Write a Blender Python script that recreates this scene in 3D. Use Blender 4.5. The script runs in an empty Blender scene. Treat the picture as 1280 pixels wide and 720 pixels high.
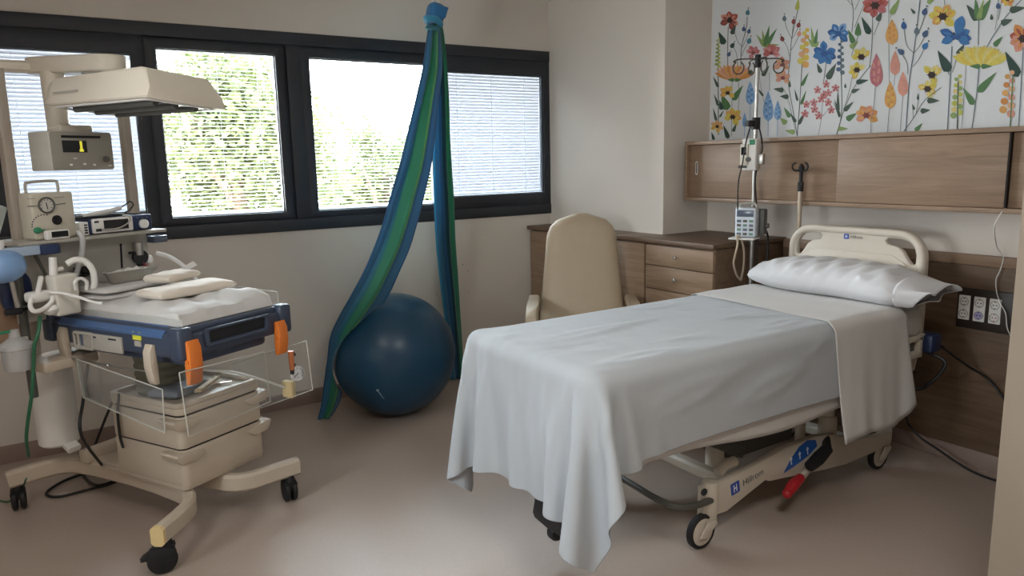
SKY=31; EXPO=0.2; FILL_LAMP=21
import bpy, bmesh, math, random
import numpy as np
from mathutils import Vector, Matrix
random.seed(7)
C = bpy.context.scene.collection
SC = bpy.context.scene
PI = math.pi
def R(d): return math.radians(d)

# ------------------------------------------------------------------ camera
CAM = Vector((0, 0, 1.55)); FPX = 922.42
yaw, pitch, roll = 0.571599855, 0.168961856, -0.0225420516
fw = Vector((math.sin(yaw)*math.cos(pitch), math.cos(yaw)*math.cos(pitch), -math.sin(pitch)))
rt = Vector((math.cos(yaw), -math.sin(yaw), 0)); up = rt.cross(fw)
rt2 = rt*math.cos(roll) + up*math.sin(roll); up2 = up*math.cos(roll) - rt*math.sin(roll)
cd = bpy.data.cameras.new('camera'); cam = bpy.data.objects.new('camera', cd); C.objects.link(cam)
cd.sensor_width = 36; cd.lens = FPX/1280*36; cd.clip_start = 0.05; cd.clip_end = 200
cam.matrix_world = Matrix(((rt2.x, up2.x, -fw.x, CAM.x), (rt2.y, up2.y, -fw.y, CAM.y), (rt2.z, up2.z, -fw.z, CAM.z), (0, 0, 0, 1)))
SC.camera = cam
def ray(px, py): return fw + rt2*((px-640)/FPX) - up2*((py-360)/FPX)
def at(px, py, ax, val):          # point of a measured pixel on the plane axis = val
    d = ray(px, py); return CAM + d*((val-CAM[ax])/d[ax])

# ------------------------------------------------------------------ materials
def lin(c):
    if isinstance(c, str):
        c = [int(c[i:i+2], 16)/255 for i in (1, 3, 5)]
        c = [x/12.92 if x <= .04045 else ((x+.055)/1.055)**2.4 for x in c]
    return (c[0], c[1], c[2], 1)
MATS = {}
def mat(name, col, rough=.5, metal=0, var=.05, scale=30, bump=0, bscale=200, spec=.5, coat=0, sheen=0, trans=0, emit=None):
    if name in MATS: return MATS[name]
    m = bpy.data.materials.new(name); m.use_nodes = True; nt = m.node_tree; N = nt.nodes; L = nt.links
    b = N['Principled BSDF']
    col = lin(col)
    tc = N.new('ShaderNodeTexCoord')
    nz = N.new('ShaderNodeTexNoise'); nz.inputs['Scale'].default_value = scale; nz.inputs['Detail'].default_value = 4
    L.new(tc.outputs['Object'], nz.inputs['Vector'])
    mx = N.new('ShaderNodeMix'); mx.data_type = 'RGBA'
    mx.inputs['A'].default_value = tuple(x*(1-var) for x in col[:3])+(1,)
    mx.inputs['B'].default_value = tuple(min(1, x*(1+var)) for x in col[:3])+(1,)
    L.new(nz.outputs['Fac'], mx.inputs['Factor']); L.new(mx.outputs['Result'], b.inputs['Base Color'])
    b.inputs['Roughness'].default_value = rough; b.inputs['Metallic'].default_value = metal
    b.inputs['Specular IOR Level'].default_value = spec
    if coat: b.inputs['Coat Weight'].default_value = coat
    if sheen: b.inputs['Sheen Weight'].default_value = sheen
    if emit: b.inputs['Emission Color'].default_value = lin(emit[0]); b.inputs['Emission Strength'].default_value = emit[1]
    if bump:
        n2 = N.new('ShaderNodeTexNoise'); n2.inputs['Scale'].default_value = bscale; n2.inputs['Detail'].default_value = 3
        L.new(tc.outputs['Object'], n2.inputs['Vector'])
        bp = N.new('ShaderNodeBump'); bp.inputs['Strength'].default_value = bump; bp.inputs['Distance'].default_value = .01
        L.new(n2.outputs['Fac'], bp.inputs['Height']); L.new(bp.outputs['Normal'], b.inputs['Normal'])
    if trans:   # cloth or slat that lets some light through
        out = N['Material Output']; t = N.new('ShaderNodeBsdfTranslucent'); ms = N.new('ShaderNodeMixShader')
        ms.inputs['Fac'].default_value = trans; t.inputs['Color'].default_value = col
        L.new(b.outputs[0], ms.inputs[1]); L.new(t.outputs[0], ms.inputs[2]); L.new(ms.outputs[0], out.inputs['Surface'])
    MATS[name] = m; return m
def clear_mat(name, tint=(1, 1, 1), refl=.08, rough=.05, haze=0):
    if name in MATS: return MATS[name]
    m = bpy.data.materials.new(name); m.use_nodes = True; nt = m.node_tree; N = nt.nodes; L = nt.links
    N.remove(N['Principled BSDF']); out = N['Material Output']
    t = N.new('ShaderNodeBsdfTransparent'); t.inputs['Color'].default_value = (*tint, 1)
    g = N.new('ShaderNodeBsdfGlossy'); g.inputs['Roughness'].default_value = rough
    fr = N.new('ShaderNodeFresnel'); fr.inputs['IOR'].default_value = 1.45 if refl > .05 else 1.15
    ms = N.new('ShaderNodeMixShader'); L.new(fr.outputs[0], ms.inputs['Fac']); L.new(t.outputs[0], ms.inputs[1]); L.new(g.outputs[0], ms.inputs[2])
    last = ms
    if haze:
        d = N.new('ShaderNodeBsdfDiffuse'); d.inputs['Color'].default_value = (.8, .8, .8, 1)
        m2 = N.new('ShaderNodeMixShader'); m2.inputs['Fac'].default_value = haze
        L.new(ms.outputs[0], m2.inputs[1]); L.new(d.outputs[0], m2.inputs[2]); last = m2
    L.new(last.outputs[0], out.inputs['Surface'])
    MATS[name] = m; return m
def wood(name, c1, c2, ax=1, rough=.5):
    m = bpy.data.materials.new(name); m.use_nodes = True; nt = m.node_tree; N = nt.nodes; L = nt.links; b = N['Principled BSDF']
    tc = N.new('ShaderNodeTexCoord'); mp = N.new('ShaderNodeMapping')
    s = [9, 9, 9]; s[ax] = .9; mp.inputs['Scale'].default_value = s
    L.new(tc.outputs['Object'], mp.inputs['Vector'])
    nz = N.new('ShaderNodeTexNoise'); nz.inputs['Scale'].default_value = 2.2; nz.inputs['Detail'].default_value = 8; nz.inputs['Roughness'].default_value = .65; nz.inputs['Distortion'].default_value = 1.2
    L.new(mp.outputs[0], nz.inputs['Vector'])
    mp2 = N.new('ShaderNodeMapping'); s2 = [90, 90, 90]; s2[ax] = 2; mp2.inputs['Scale'].default_value = s2
    L.new(tc.outputs['Object'], mp2.inputs['Vector'])
    n2 = N.new('ShaderNodeTexNoise'); n2.inputs['Scale'].default_value = 1.5; n2.inputs['Detail'].default_value = 3
    L.new(mp2.outputs[0], n2.inputs['Vector'])
    ad = N.new('ShaderNodeMath'); ad.operation = 'MULTIPLY_ADD'; ad.inputs[1].default_value = .3
    L.new(n2.outputs['Fac'], ad.inputs[0]); L.new(nz.outputs['Fac'], ad.inputs[2])
    cr = N.new('ShaderNodeValToRGB'); cr.color_ramp.elements[0].position = .45; cr.color_ramp.elements[1].position = .82
    cr.color_ramp.elements[0].color = lin(c1); cr.color_ramp.elements[1].color = lin(c2)
    L.new(ad.outputs[0], cr.inputs['Fac']); L.new(cr.outputs[0], b.inputs['Base Color'])
    b.inputs['Roughness'].default_value = rough; MATS[name] = m; return m

WALL2 = mat('dimmed_beige', '#8f8273', .7, var=.02, scale=3)  # beige, darkened beyond its own tone to offset strong light on the corner
WALL = mat('wall_paint', '#dcd3c9', .75, var=.02, scale=3, bump=.05, bscale=300)
CEIL = mat('ceiling_paint', '#e4e0da', .8, var=.02, scale=3)
FLOOR = mat('vinyl_floor', '#ab9b8f', .38, var=.06, scale=60, bump=.02, bscale=400)
SKIRT = mat('vinyl_skirting', '#937f75', .45, var=.06, scale=60)
ALU = mat('anthracite_frame', '#2c3038', .45, var=.05)
ALU2 = mat('grey_reveal', '#5a5f66', .5)
SLAT = mat('white_slat', '#dfe2e6', .5, var=.01, trans=.25)
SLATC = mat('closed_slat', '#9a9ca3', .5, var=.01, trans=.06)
CORDM = mat('blind_cord', '#b9bcc2', .7)
WOOD = wood('oak_wood', '#7c6550', '#967c65', 1)
WOODSHADE = wood('oak_shaded', '#564231', '#715a46', 1)  # oak darkened in colour for the low light by the bed wall
WOODF = wood('oak_drawer', '#806952', '#9a8069', 1)
DARKGAP = mat('dark_gap', '#1c1410', .8)
BEIGE = mat('beige_plastic_shaded', '#bfb19f', .4, var=.03)  # same plastic as the hood, darkened for the weaker light low down
IVORY = mat('ivory_enamel', '#d8cfc0', .35, var=.03)
BEDP = mat('bed_plastic', '#cfc6b8', .4, var=.02)
VINYL = mat('beige_vinyl', '#b3a28a', .5, var=.04, scale=15, bump=.06, bscale=250)
SHEETW = mat('white_cotton', '#cfccc9', .85, var=.02, scale=8, bump=.35, bscale=9, sheen=.2, trans=.08)
SHEETB = mat('skylit_bluish_cotton', '#b2b7bc', .85, var=.02, scale=8, bump=.45, bscale=7, sheen=.2, trans=.08)  # slight blue of its own, with skylight's cool tint put into the colour
PILLOW = mat('pillowcase_cotton', '#cfcfd2', .85, var=.02, scale=8, bump=.45, bscale=12, sheen=.2)
BLACK = mat('black_rubber', '#17171a', .6, var=.1)
BLACKG = mat('black_gloss', '#0e0f12', .25)
CABLE = mat('black_cable', '#121214', .5)
STEEL = mat('brushed_steel', '#b4b2ae', .35, metal=.9)
CHROME = mat('chrome', '#d6d6d6', .15, metal=1)
WHITEP = mat('white_plastic', '#e6e4e0', .35, var=.02)
POSTM = mat('post_grey', '#a89e92', .4)
GREYP = mat('grey_plastic', '#aaa59c', .45, var=.03)
GREYD = mat('dark_grey_plastic', '#55544f', .5)
OLIVE = mat('olive_bellows', '#6a6656', .7)
BLUET = mat('navy_tray', '#3a4355', .35, var=.06, scale=12)
BLUED = mat('navy_dark', '#20304a', .45)
ORANGE = mat('orange_plastic', '#d9762a', .4, var=.06)
YELLOW = mat('yellow_label', '#d6d23c', .6)
RED = mat('red_plastic', '#b3212a', .4)
LOGO = mat('logo_blue', '#2f4fa8', .4)
STICK = mat('sticker_blue', '#2c63b4', .35)
INK = mat('ink', '#2a2d33', .6)
WINK = mat('white_ink', '#eef0f2', .6)
GREEN = mat('green_plastic', '#2f8a62', .4)
GREENT = mat('green_tube', '#2c6a4c', .4)
LBLUE = mat('pale_blue_bag', '#7fa3cf', .3, var=.05, coat=.2)
DBLUE = mat('deep_blue', '#1f2f55', .4)
BALL = mat('ball_rubber', '#17415c', .33, var=.06, scale=5)
ACRYL = clear_mat('clear_acrylic', (.97, .975, .97), refl=.02, haze=.04)
ACRED = mat('acrylic_edge', '#d9d8d0', .3, trans=.3)
GLASS = clear_mat('window_glass', (.97, .98, .97))
TUBEC = clear_mat('clear_tube', (.93, .94, .93), haze=.55, rough=.15)
JAR = clear_mat('milky_jar', (.9, .91, .93), haze=.5, rough=.2)
SCREEN = mat('screen_black', '#131517', .15)
SCREENB = mat('screen_grey_blue', '#5d6677', .25)
LEDY = mat('yellow_digits', '#cfc944', .5, emit=('#d8d040', .6))
PURPLE = mat('violet_socket', '#a59bc9', .4)
SILK = {k: mat('silk_'+k, v, .6, var=.06, scale=20, sheen=.3, trans=.3) for k, v in dict(blue='#37789e', navy='#2a5f86', cyan='#3f9dc0', green='#358a6c', lime='#62995f', teal='#287684', deep='#144652').items()}
LEAF = mat('tree_leaf', '#464e2c', .6, var=.4, scale=3, trans=.35)
LEAF2 = mat('tree_leaf_pale', '#646941', .6, var=.4, scale=3, trans=.35)
BARK = mat('tree_bark', '#5a4a3a', .9)
GROUND = mat('ground_dry', '#b0a890', .9)

# ------------------------------------------------------------------ mesh builder
ROOT = {}
class MB:
    def __init__(s, frame=None): s.bm = bmesh.new(); s.f = frame or Matrix()
    def _m(s, faces, m):
        for f in faces: f.material_index = m
    def quad_mesh(s, verts, faces, m=0):
        vs = [s.bm.verts.new(v) for v in verts]; out = []
        for f in faces:
            try: out.append(s.bm.faces.new([vs[i] for i in f]))
            except ValueError: pass
        s._m(out, m); return vs, out
    def box(s, lo, hi, bevel=0, seg=2, m=0, rot=None, piv=None):
        lo = Vector(lo); hi = Vector(hi)
        v = [(x, y, z) for x in (lo.x, hi.x) for y in (lo.y, hi.y) for z in (lo.z, hi.z)]
        vs, fs = s.quad_mesh(v, [(0, 1, 3, 2), (4, 6, 7, 5), (0, 4, 5, 1), (2, 3, 7, 6), (0, 2, 6, 4), (1, 5, 7, 3)], m)
        if bevel:
            es = list({e for f in fs for e in f.edges})
            r = bmesh.ops.bevel(s.bm, geom=es, offset=bevel, segments=seg, affect='EDGES', profile=.5)
            vs = list({v for f in r['faces'] for v in f.verts} | {v for v in vs if v.is_valid}); s._m(r['faces'], m)
        if rot is not None:
            piv = Vector(piv) if piv is not None else (lo+hi)/2
            for q in vs: q.co = piv + rot @ (q.co-piv)
        return vs
    def ring_loft(s, rings, m=0, cap=True, closed=False):
        vr = [[s.bm.verts.new(v) for v in r] for r in rings]; n = len(vr[0]); out = []
        pairs = list(zip(vr, vr[1:])) + ([(vr[-1], vr[0])] if closed else [])
        for a, b in pairs:
            for i in range(n):
                j = (i+1) % n
                out.append(s.bm.faces.new((a[i], a[j], b[j], b[i])))
        if cap and not closed:
            out.append(s.bm.faces.new(vr[0][::-1])); out.append(s.bm.faces.new(vr[-1]))
        s._m(out, m); return vr
    def cyl(s, p0, p1, r0, r1=None, seg=20, m=0):
        r1 = r0 if r1 is None else r1
        return s.tube([p0, p1], [r0, r1], seg, m=m, smooth=False)
    def tube(s, pts, r, seg=10, m=0, smooth=True, closed=False, n=6, flat=None):
        pts = [Vector(p) for p in pts]
        rs = r if isinstance(r, (list, tuple)) else [r]*len(pts)
        if smooth and len(pts) > 2:
            P = []; Q = []
            k = len(pts); rng = range(k) if closed else range(k-1)
            for i in rng:
                a, b, c, d = (pts[(i-1) % k] if closed or i else pts[0]*2-pts[1], pts[i], pts[(i+1) % k], pts[(i+2) % k] if closed or i+2 < k else pts[-1]*2-pts[-2])
                for j in range(n):
                    t = j/n
                    P.append(.5*((2*b)+(c-a)*t+(2*a-5*b+4*c-d)*t*t+(3*b-a-3*c+d)*t**3)); Q.append(rs[i]*(1-t)+rs[(i+1) % k]*t)
            if not closed: P.append(pts[-1]); Q.append(rs[-1])
            pts, rs = P, Q
        k = len(pts); rings = []; nrm = None
        for i in range(k):
            if closed: t = pts[(i+1) % k]-pts[i-1]
            else: t = pts[min(i+1, k-1)]-pts[max(i-1, 0)]
            if t.length < 1e-9: t = Vector((0, 0, 1))
            t.normalize()
            if nrm is None:
                nrm = t.orthogonal().normalized()
                if flat is not None: nrm = (Vector(flat)-t*Vector(flat).dot(t)).normalized()
            else:
                nrm = nrm-t*nrm.dot(t)
                nrm = nrm.normalized() if nrm.length > 1e-6 else t.orthogonal().normalized()
            bn = t.cross(nrm)
            rings.append([pts[i]+(nrm*math.cos(2*PI*j/seg)+bn*math.sin(2*PI*j/seg))*rs[i] for j in range(seg)])
        return s.ring_loft(rings, m, closed=closed)
    def bar(s, pts, w, h, m=0, bevel=0, upv=(0, 0, 1)):
        # rectangular section swept along a polyline, w across, h along upv
        pts = [Vector(p) for p in pts]; u = Vector(upv); rings = []
        k = len(pts)
        for i in range(k):
            a = (pts[i]-pts[i-1]).normalized() if i else None; b = (pts[i+1]-pts[i]).normalized() if i < k-1 else None
            t = (a+b).normalized() if a and b else (a or b)
            sd = t.cross(u).normalized(); sc = 1
            if a and b: sc = 1/max(.4, math.cos(a.angle(b)/2))
            U = sd.cross(t).normalized() if abs(t.dot(u)) > 1e-4 else u
            c = min(w, h)*.22
            prof = [(-w/2*sc+c, -h/2), (w/2*sc-c, -h/2), (w/2*sc, -h/2+c), (w/2*sc, h/2-c), (w/2*sc-c, h/2), (-w/2*sc+c, h/2), (-w/2*sc, h/2-c), (-w/2*sc, -h/2+c)]
            rings.append([pts[i]+sd*x+U*y for x, y in prof])
        return s.ring_loft(rings, m)
    def lathe(s, prof, o=(0, 0, 0), axis=(0, 0, 1), seg=32, m=0, ring=False):
        o = Vector(o); a = Vector(axis).normalized(); x = a.orthogonal().normalized(); y = a.cross(x)
        rings = [[o+a*z+(x*math.cos(2*PI*i/seg)+y*math.sin(2*PI*i/seg))*max(r, 1e-4) for i in range(seg)] for r, z in prof]
        return s.ring_loft(rings, m, closed=ring)
    def prism(s, poly, o, ax, ay, depth, m=0, bevel=0, holes=(), seg=2):
        o = Vector(o); ax = Vector(ax); ay = Vector(ay); dv = Vector(depth)
        loops = [poly]+list(holes); edges = []; allv = []
        for lp in loops:
            vs = [s.bm.verts.new(o+ax*x+ay*y) for x, y in lp]; allv += vs
            for i in range(len(vs)): edges.append(s.bm.edges.new((vs[i], vs[(i+1) % len(vs)])))
        if len(loops) == 1:
            faces = [s.bm.faces.new(allv)]
        else:
            r = bmesh.ops.triangle_fill(s.bm, edges=edges, use_beauty=True, use_dissolve=False)
            faces = [g for g in r['geom'] if isinstance(g, bmesh.types.BMFace)]
        r = bmesh.ops.extrude_face_region(s.bm, geom=faces)
        nv = [g for g in r['geom'] if isinstance(g, bmesh.types.BMVert)]
        for v in nv: v.co += dv
        fs = set(f for v in nv for f in v.link_faces) | set(f for v in allv for f in v.link_faces)
        s._m(fs, m)
        if bevel:
            nd = dv.normalized()
            es = {e for f in fs for e in f.edges if len(e.link_faces) == 2 and abs((e.verts[0].co-e.verts[1].co).normalized().dot(nd)) < .3 and e.calc_face_angle(0) > .6}
            rb = bmesh.ops.bevel(s.bm, geom=list(es), offset=bevel, segments=seg, affect='EDGES', profile=.5); s._m(rb['faces'], m)
    def ell(s, c, r, m=0, u=20, v=12, rot=None, p=1.0):
        c = Vector(c); rings = []
        def sg(x): return math.copysign(abs(x)**p, x)
        for i in range(1, v):
            th = PI*i/v
            rings.append([Vector((r[0]*sg(math.sin(th))*sg(math.cos(2*PI*j/u)), r[1]*sg(math.sin(th))*sg(math.sin(2*PI*j/u)), r[2]*sg(math.cos(th)))) for j in range(u)])
        vr = s.ring_loft([[c+(rot @ q if rot else q) for q in rg] for rg in rings], m, cap=False)
        for rg, z in ((vr[0], r[2]), (vr[-1], -r[2])):
            q = Vector((0, 0, z)); t = s.bm.verts.new(c+(rot @ q if rot else q))
            for j in range(u):
                f = s.bm.faces.new((rg[j], rg[(j+1) % u], t)); f.material_index = m
    def grid(s, P, m=0, mf=None):
        V = [[s.bm.verts.new(p) for p in r] for r in P]
        for i in range(len(V)-1):
            for j in range(len(V[0])-1):
                f = s.bm.faces.new((V[i][j], V[i+1][j], V[i+1][j+1], V[i][j+1])); f.material_index = mf(i, j) if mf else m
        return V
    def build(s, name, mats, parent=None, angle=35, solid=0, sub=0, flat=False):
        bm = s.bm
        if not isinstance(mats, (list, tuple)): mats = [mats]
        bmesh.ops.transform(bm, matrix=s.f, verts=bm.verts)
        bmesh.ops.recalc_face_normals(bm, faces=bm.faces)
        if parent is not None:
            M = ROOT[parent.name]
        else:
            xs = [v.co for v in bm.verts]
            M = Matrix.Translation((sum(min(f(v[i] for v in xs) for f in (min,)) + max(v[i] for v in xs) for _ in (0,))/2 if i < 2 else min(v[2] for v in xs) for i in range(3)))
        bmesh.ops.transform(bm, matrix=M.inverted(), verts=bm.verts)
        me = bpy.data.meshes.new(name); bm.to_mesh(me); bm.free()
        for m_ in mats: me.materials.append(m_)
        o = bpy.data.objects.new(name, me); C.objects.link(o)
        if parent is not None: o.parent = parent
        else: o.matrix_world = M
        ROOT[o.name] = M
        if not flat:
            me.shade_smooth(); me.set_sharp_from_angle(angle=R(angle))
        if solid:
            md = o.modifiers.new('thick', 'SOLIDIFY'); md.thickness = solid; md.offset = 0
        if sub:
            md = o.modifiers.new('sub', 'SUBSURF'); md.levels = sub; md.render_levels = sub
        return o
def tag(o, label=None, cat=None, group=None, kind=None):
    if label: o['label'] = label
    if cat: o['category'] = cat
    if group: o['group'] = group
    if kind: o['kind'] = kind
    return o
def thing(name, label, cat, loc=(0, 0, 0), rz=0, group=None):
    o = bpy.data.objects.new(name, None); C.objects.link(o); o.empty_display_size = .1
    o.location = loc; o.rotation_euler = (0, 0, rz)
    ROOT[o.name] = Matrix.Translation(loc) @ Matrix.Rotation(rz, 4, 'Z')
    return tag(o, label, cat, group)
def struct(mb, name, mats, parent=None, **k):
    o = mb.build(name, mats, parent, **k)
    if parent is None: o['kind'] = 'structure'
    return o
def text_mesh(mb, txt, o, ax, ay, size, depth, m=0, bold=0):
    cu = bpy.data.curves.new('t', 'FONT'); cu.body = txt; cu.size = size; cu.align_x = 'CENTER'; cu.align_y = 'CENTER'; cu.offset = bold
    ob = bpy.data.objects.new('t', cu); C.objects.link(ob)
    dg = bpy.context.evaluated_depsgraph_get(); me = bpy.data.meshes.new_from_object(ob.evaluated_get(dg))
    o = Vector(o); ax = Vector(ax); ay = Vector(ay); n = ax.cross(ay)*depth
    vs = [o+ax*v.co.x+ay*v.co.y+n for v in me.vertices]
    mb.quad_mesh(vs, [tuple(p.vertices) for p in me.polygons], m)
    bpy.data.objects.remove(ob); bpy.data.curves.remove(cu); bpy.data.meshes.remove(me)
def rrect(x0, y0, x1, y1, r, n=5):
    out = []
    for cx, cy, a in ((x1-r, y1-r, 0), (x0+r, y1-r, 90), (x0+r, y0+r, 180), (x1-r, y0+r, 270)):
        for i in range(n+1):
            t = R(a+90*i/n); out.append((cx+r*math.cos(t), cy+r*math.sin(t)))
    return out
# ================================================================== SETTING
XW, YW, ZC = 3.80, 4.69, 2.72
XL, YF = -1.9, -1.6
m = MB(); m.box((XL-.1, YF-.1, -.1), (XW+.1, YW+.25, 0)); struct(m, 'floor', FLOOR)
m = MB(); m.box((XL-.1, YF-.1, ZC), (XW+.1, YW+.25, ZC+.1)); struct(m, 'ceiling', CEIL)
WX0, WX1, WZ0, WZ1 = -.25, 3.475, 1.15, 2.363
m = MB()
m.box((XL-.1, YW, 0), (WX0, YW+.25, ZC)); m.box((WX1, YW, 0), (XW+.1, YW+.25, ZC))
m.box((WX0, YW, 0), (WX1, YW+.25, WZ0)); m.box((WX0, YW, WZ1), (WX1, YW+.25, ZC)); struct(m, 'wall_back', WALL)
m = MB(); m.box((XW, YF-.1, 0), (XW+.1, YW, ZC)); struct(m, 'wall_right', WALL)
LY0, LY1, LZ0, LZ1 = .9, 2.1, 1.15, 2.0     # unseen side window, added on the left to fill the room with daylight
m = MB(); m.box((XL-.1, YF-.1, 0), (XL, LY0, ZC)); m.box((XL-.1, LY1, 0), (XL, YW, ZC)); m.box((XL-.1, LY0, 0), (XL, LY1, LZ0)); m.box((XL-.1, LY0, LZ1), (XL, LY1, ZC)); struct(m, 'wall_left', WALL)
w2 = bpy.data.objects.new('added_window', None); C.objects.link(w2); w2.location = (XL, (LY0+LY1)/2, LZ0); w2['kind'] = 'structure'; ROOT['added_window'] = Matrix.Translation(w2.location)
m = MB(); ym = (LY0+LY1)/2
m.prism(rrect(LY0, LZ0, LY1, LZ1, .001, 1), (XL-.08, 0, 0), (0, 1, 0), (0, 0, 1), (.09, 0, 0), 0, 0, [rrect(LY0+.07, LZ0+.07, ym-.04, LZ1-.07, .001, 1), rrect(ym+.04, LZ0+.07, LY1-.07, LZ1-.07, .001, 1)])
m.build('window_frame', ALU, w2)
m = MB(); m.box((XL-.05, LY0+.07, LZ0+.07), (XL-.046, LY1-.07, LZ1-.07)); m.build('glass_pane', GLASS, w2)
ld = bpy.data.lights.new('daylight', 'AREA'); ld.shape = 'RECTANGLE'; ld.size = LY1-LY0; ld.size_y = LZ1-LZ0; ld.cycles.is_portal = True
lo = bpy.data.objects.new('daylight_portal', ld); C.objects.link(lo); lo.location = (XL-.09, ym, (LZ0+LZ1)/2); lo.rotation_euler = (R(90), 0, R(-90))
m = MB(); m.box((XL, YF-.1, 0), (XW, YF, ZC)); struct(m, 'wall_front', WALL)
m = MB(); m.box((3.39, 3.46, 0), (XW, YW, ZC)); struct(m, 'wall_pillar', WALL)
# bathroom corner wall at the right edge of the view
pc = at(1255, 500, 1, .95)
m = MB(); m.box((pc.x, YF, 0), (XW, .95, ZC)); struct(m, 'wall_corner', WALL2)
m = MB(); m.box((XL, YW-.012, 0), (3.39, YW, .1), .004); struct(m, 'baseboard_back', SKIRT)
m = MB(); m.box((XL, YF, 0), (XL+.012, YW-.012, .1), .004); struct(m, 'baseboard_left', SKIRT)
m = MB(); m.box((XW-.008, .95, 0), (XW, 3.46, .095), .003); struct(m, 'baseboard_right', SKIRT)

# ---- window: outer frame, four panes
win = bpy.data.objects.new('window_1', None); C.objects.link(win); win.location = ((WX0+WX1)/2, YW, WZ0); win['kind'] = 'structure'; ROOT['window_1'] = Matrix.Translation(win.location)
y0, y1 = YW-.012, YW+.09
m = MB()
fr = .075
m.box((WX0, y0, WZ1-fr), (WX1, y1, WZ1), .004); m.box((WX0, y0, WZ0), (WX1, y1, WZ0+fr), .004)
m.box((WX0, y0+.002, WZ0+fr), (WX0+fr, y1, WZ1-fr), .004); m.box((WX1-.05, y0+.002, WZ0+fr), (WX1, y1, WZ1-fr), .004)
m.box((1.405, y0+.002, WZ0+fr), (1.495, y1, WZ1-fr), .004)
m.build('window_frame', ALU, win)
panes = [(-.108, .551, 1.317, 2.188, 0), (.678, 1.341, 1.272, 2.228, 1), (1.554, 2.40, 1.268, 2.222, 1), (2.505, 3.335, 1.313, 2.184, 0)]
outer = [(WX0+fr, .615), (.615, 1.405), (1.495, 2.455), (2.455, WX1-.05)]
for (a, b, z0, z1, fx), (oa, ob) in zip(panes, outer):
    yy0 = y0+(.02 if fx else .006); yy1 = YW+.06
    m = MB()
    m.prism(rrect(oa, WZ0+fr, ob, WZ1-fr, .001, 1), (0, yy0, 0), (1, 0, 0), (0, 0, 1), (0, yy1-yy0, 0), 0, .004, [rrect(a, z0, b, z1, .002, 1)])
    # stepped inner bead
    m.prism(rrect(a-.004, z0-.004, b+.004, z1+.004, .002, 1), (0, yy0+.02, 0), (1, 0, 0), (0, 0, 1), (0, .03, 0), 1, 0, [rrect(a+.006, z0+.006, b-.006, z1-.006, .002, 1)])
    s = m.build('sash', [ALU, ALU2], win)
    g = MB(); g.box((a-.002, yy1-.03, z0-.002), (b+.002, yy1-.026, z1+.002)); g.build('glass_pane', GLASS, s)
    # portal: lets the renderer sample the daylight that really comes through this pane
    ld = bpy.data.lights.new('daylight', 'AREA'); ld.shape = 'RECTANGLE'; ld.size = b-a; ld.size_y = z1-z0; ld.cycles.is_portal = True
    lo = bpy.data.objects.new('daylight_portal', ld); C.objects.link(lo); lo.location = ((a+b)/2, YW+.2, (z0+z1)/2); lo.rotation_euler = (R(-90), 0, 0)
# venetian blinds just behind the glass
blab = ['closed white venetian blind in the leftmost window pane, behind the infant warmer',
        'open white venetian blind with tree behind, in the pane right of the warmer lamp',
        'open white venetian blind with tree behind, in the pane left of the hanging cloth',
        'closed white venetian blind in the rightmost window pane, right of the hanging cloth']
for k, (a, b, z0, z1, fx) in enumerate(panes):
    t = thing('venetian_blind', blab[k], 'blind', ((a+b)/2, YW+.08, z0), 0)
    yb = YW+.082
    tilt = R(8) if fx else R(57)
    m = MB(); pitch_ = .022; n = int((z1-z0+.02)/pitch_); w = .0105 if fx else .0155
    for i in range(n):
        z = z0+.022+i*pitch_; dy = w*math.cos(tilt); dz = w*math.sin(tilt)
        e_ = .02; m.quad_mesh([(a-e_, yb-dy, z-dz), (b+e_, yb-dy, z-dz), (b+e_, yb, z+.0012), (a-e_, yb, z+.0012), (b+e_, yb+dy, z+dz), (a-e_, yb+dy, z+dz)], [(0, 1, 2, 3), (3, 2, 4, 5)])
    m.build('slats', SLAT if fx else SLATC, t)
    m = MB(); m.box((a-.02, yb-.008, z0+.004), (b+.02, yb+.008, z0+.017), .002); m.build('bottom_bar', SLAT, t)
    m = MB(); m.box((a-.02, yb-.01, z1+.012), (b+.02, yb+.01, z1+.03), .002); m.build('head_rail', SLAT, t)
    for q in (.15, .5, .85):
        m = MB(); x = a+(b-a)*q; m.cyl((x, yb-.0095, z0+.01), (x, yb-.0095, z1+.015), .0009, seg=6); m.build('ladder_cord', CORDM, t)

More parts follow.
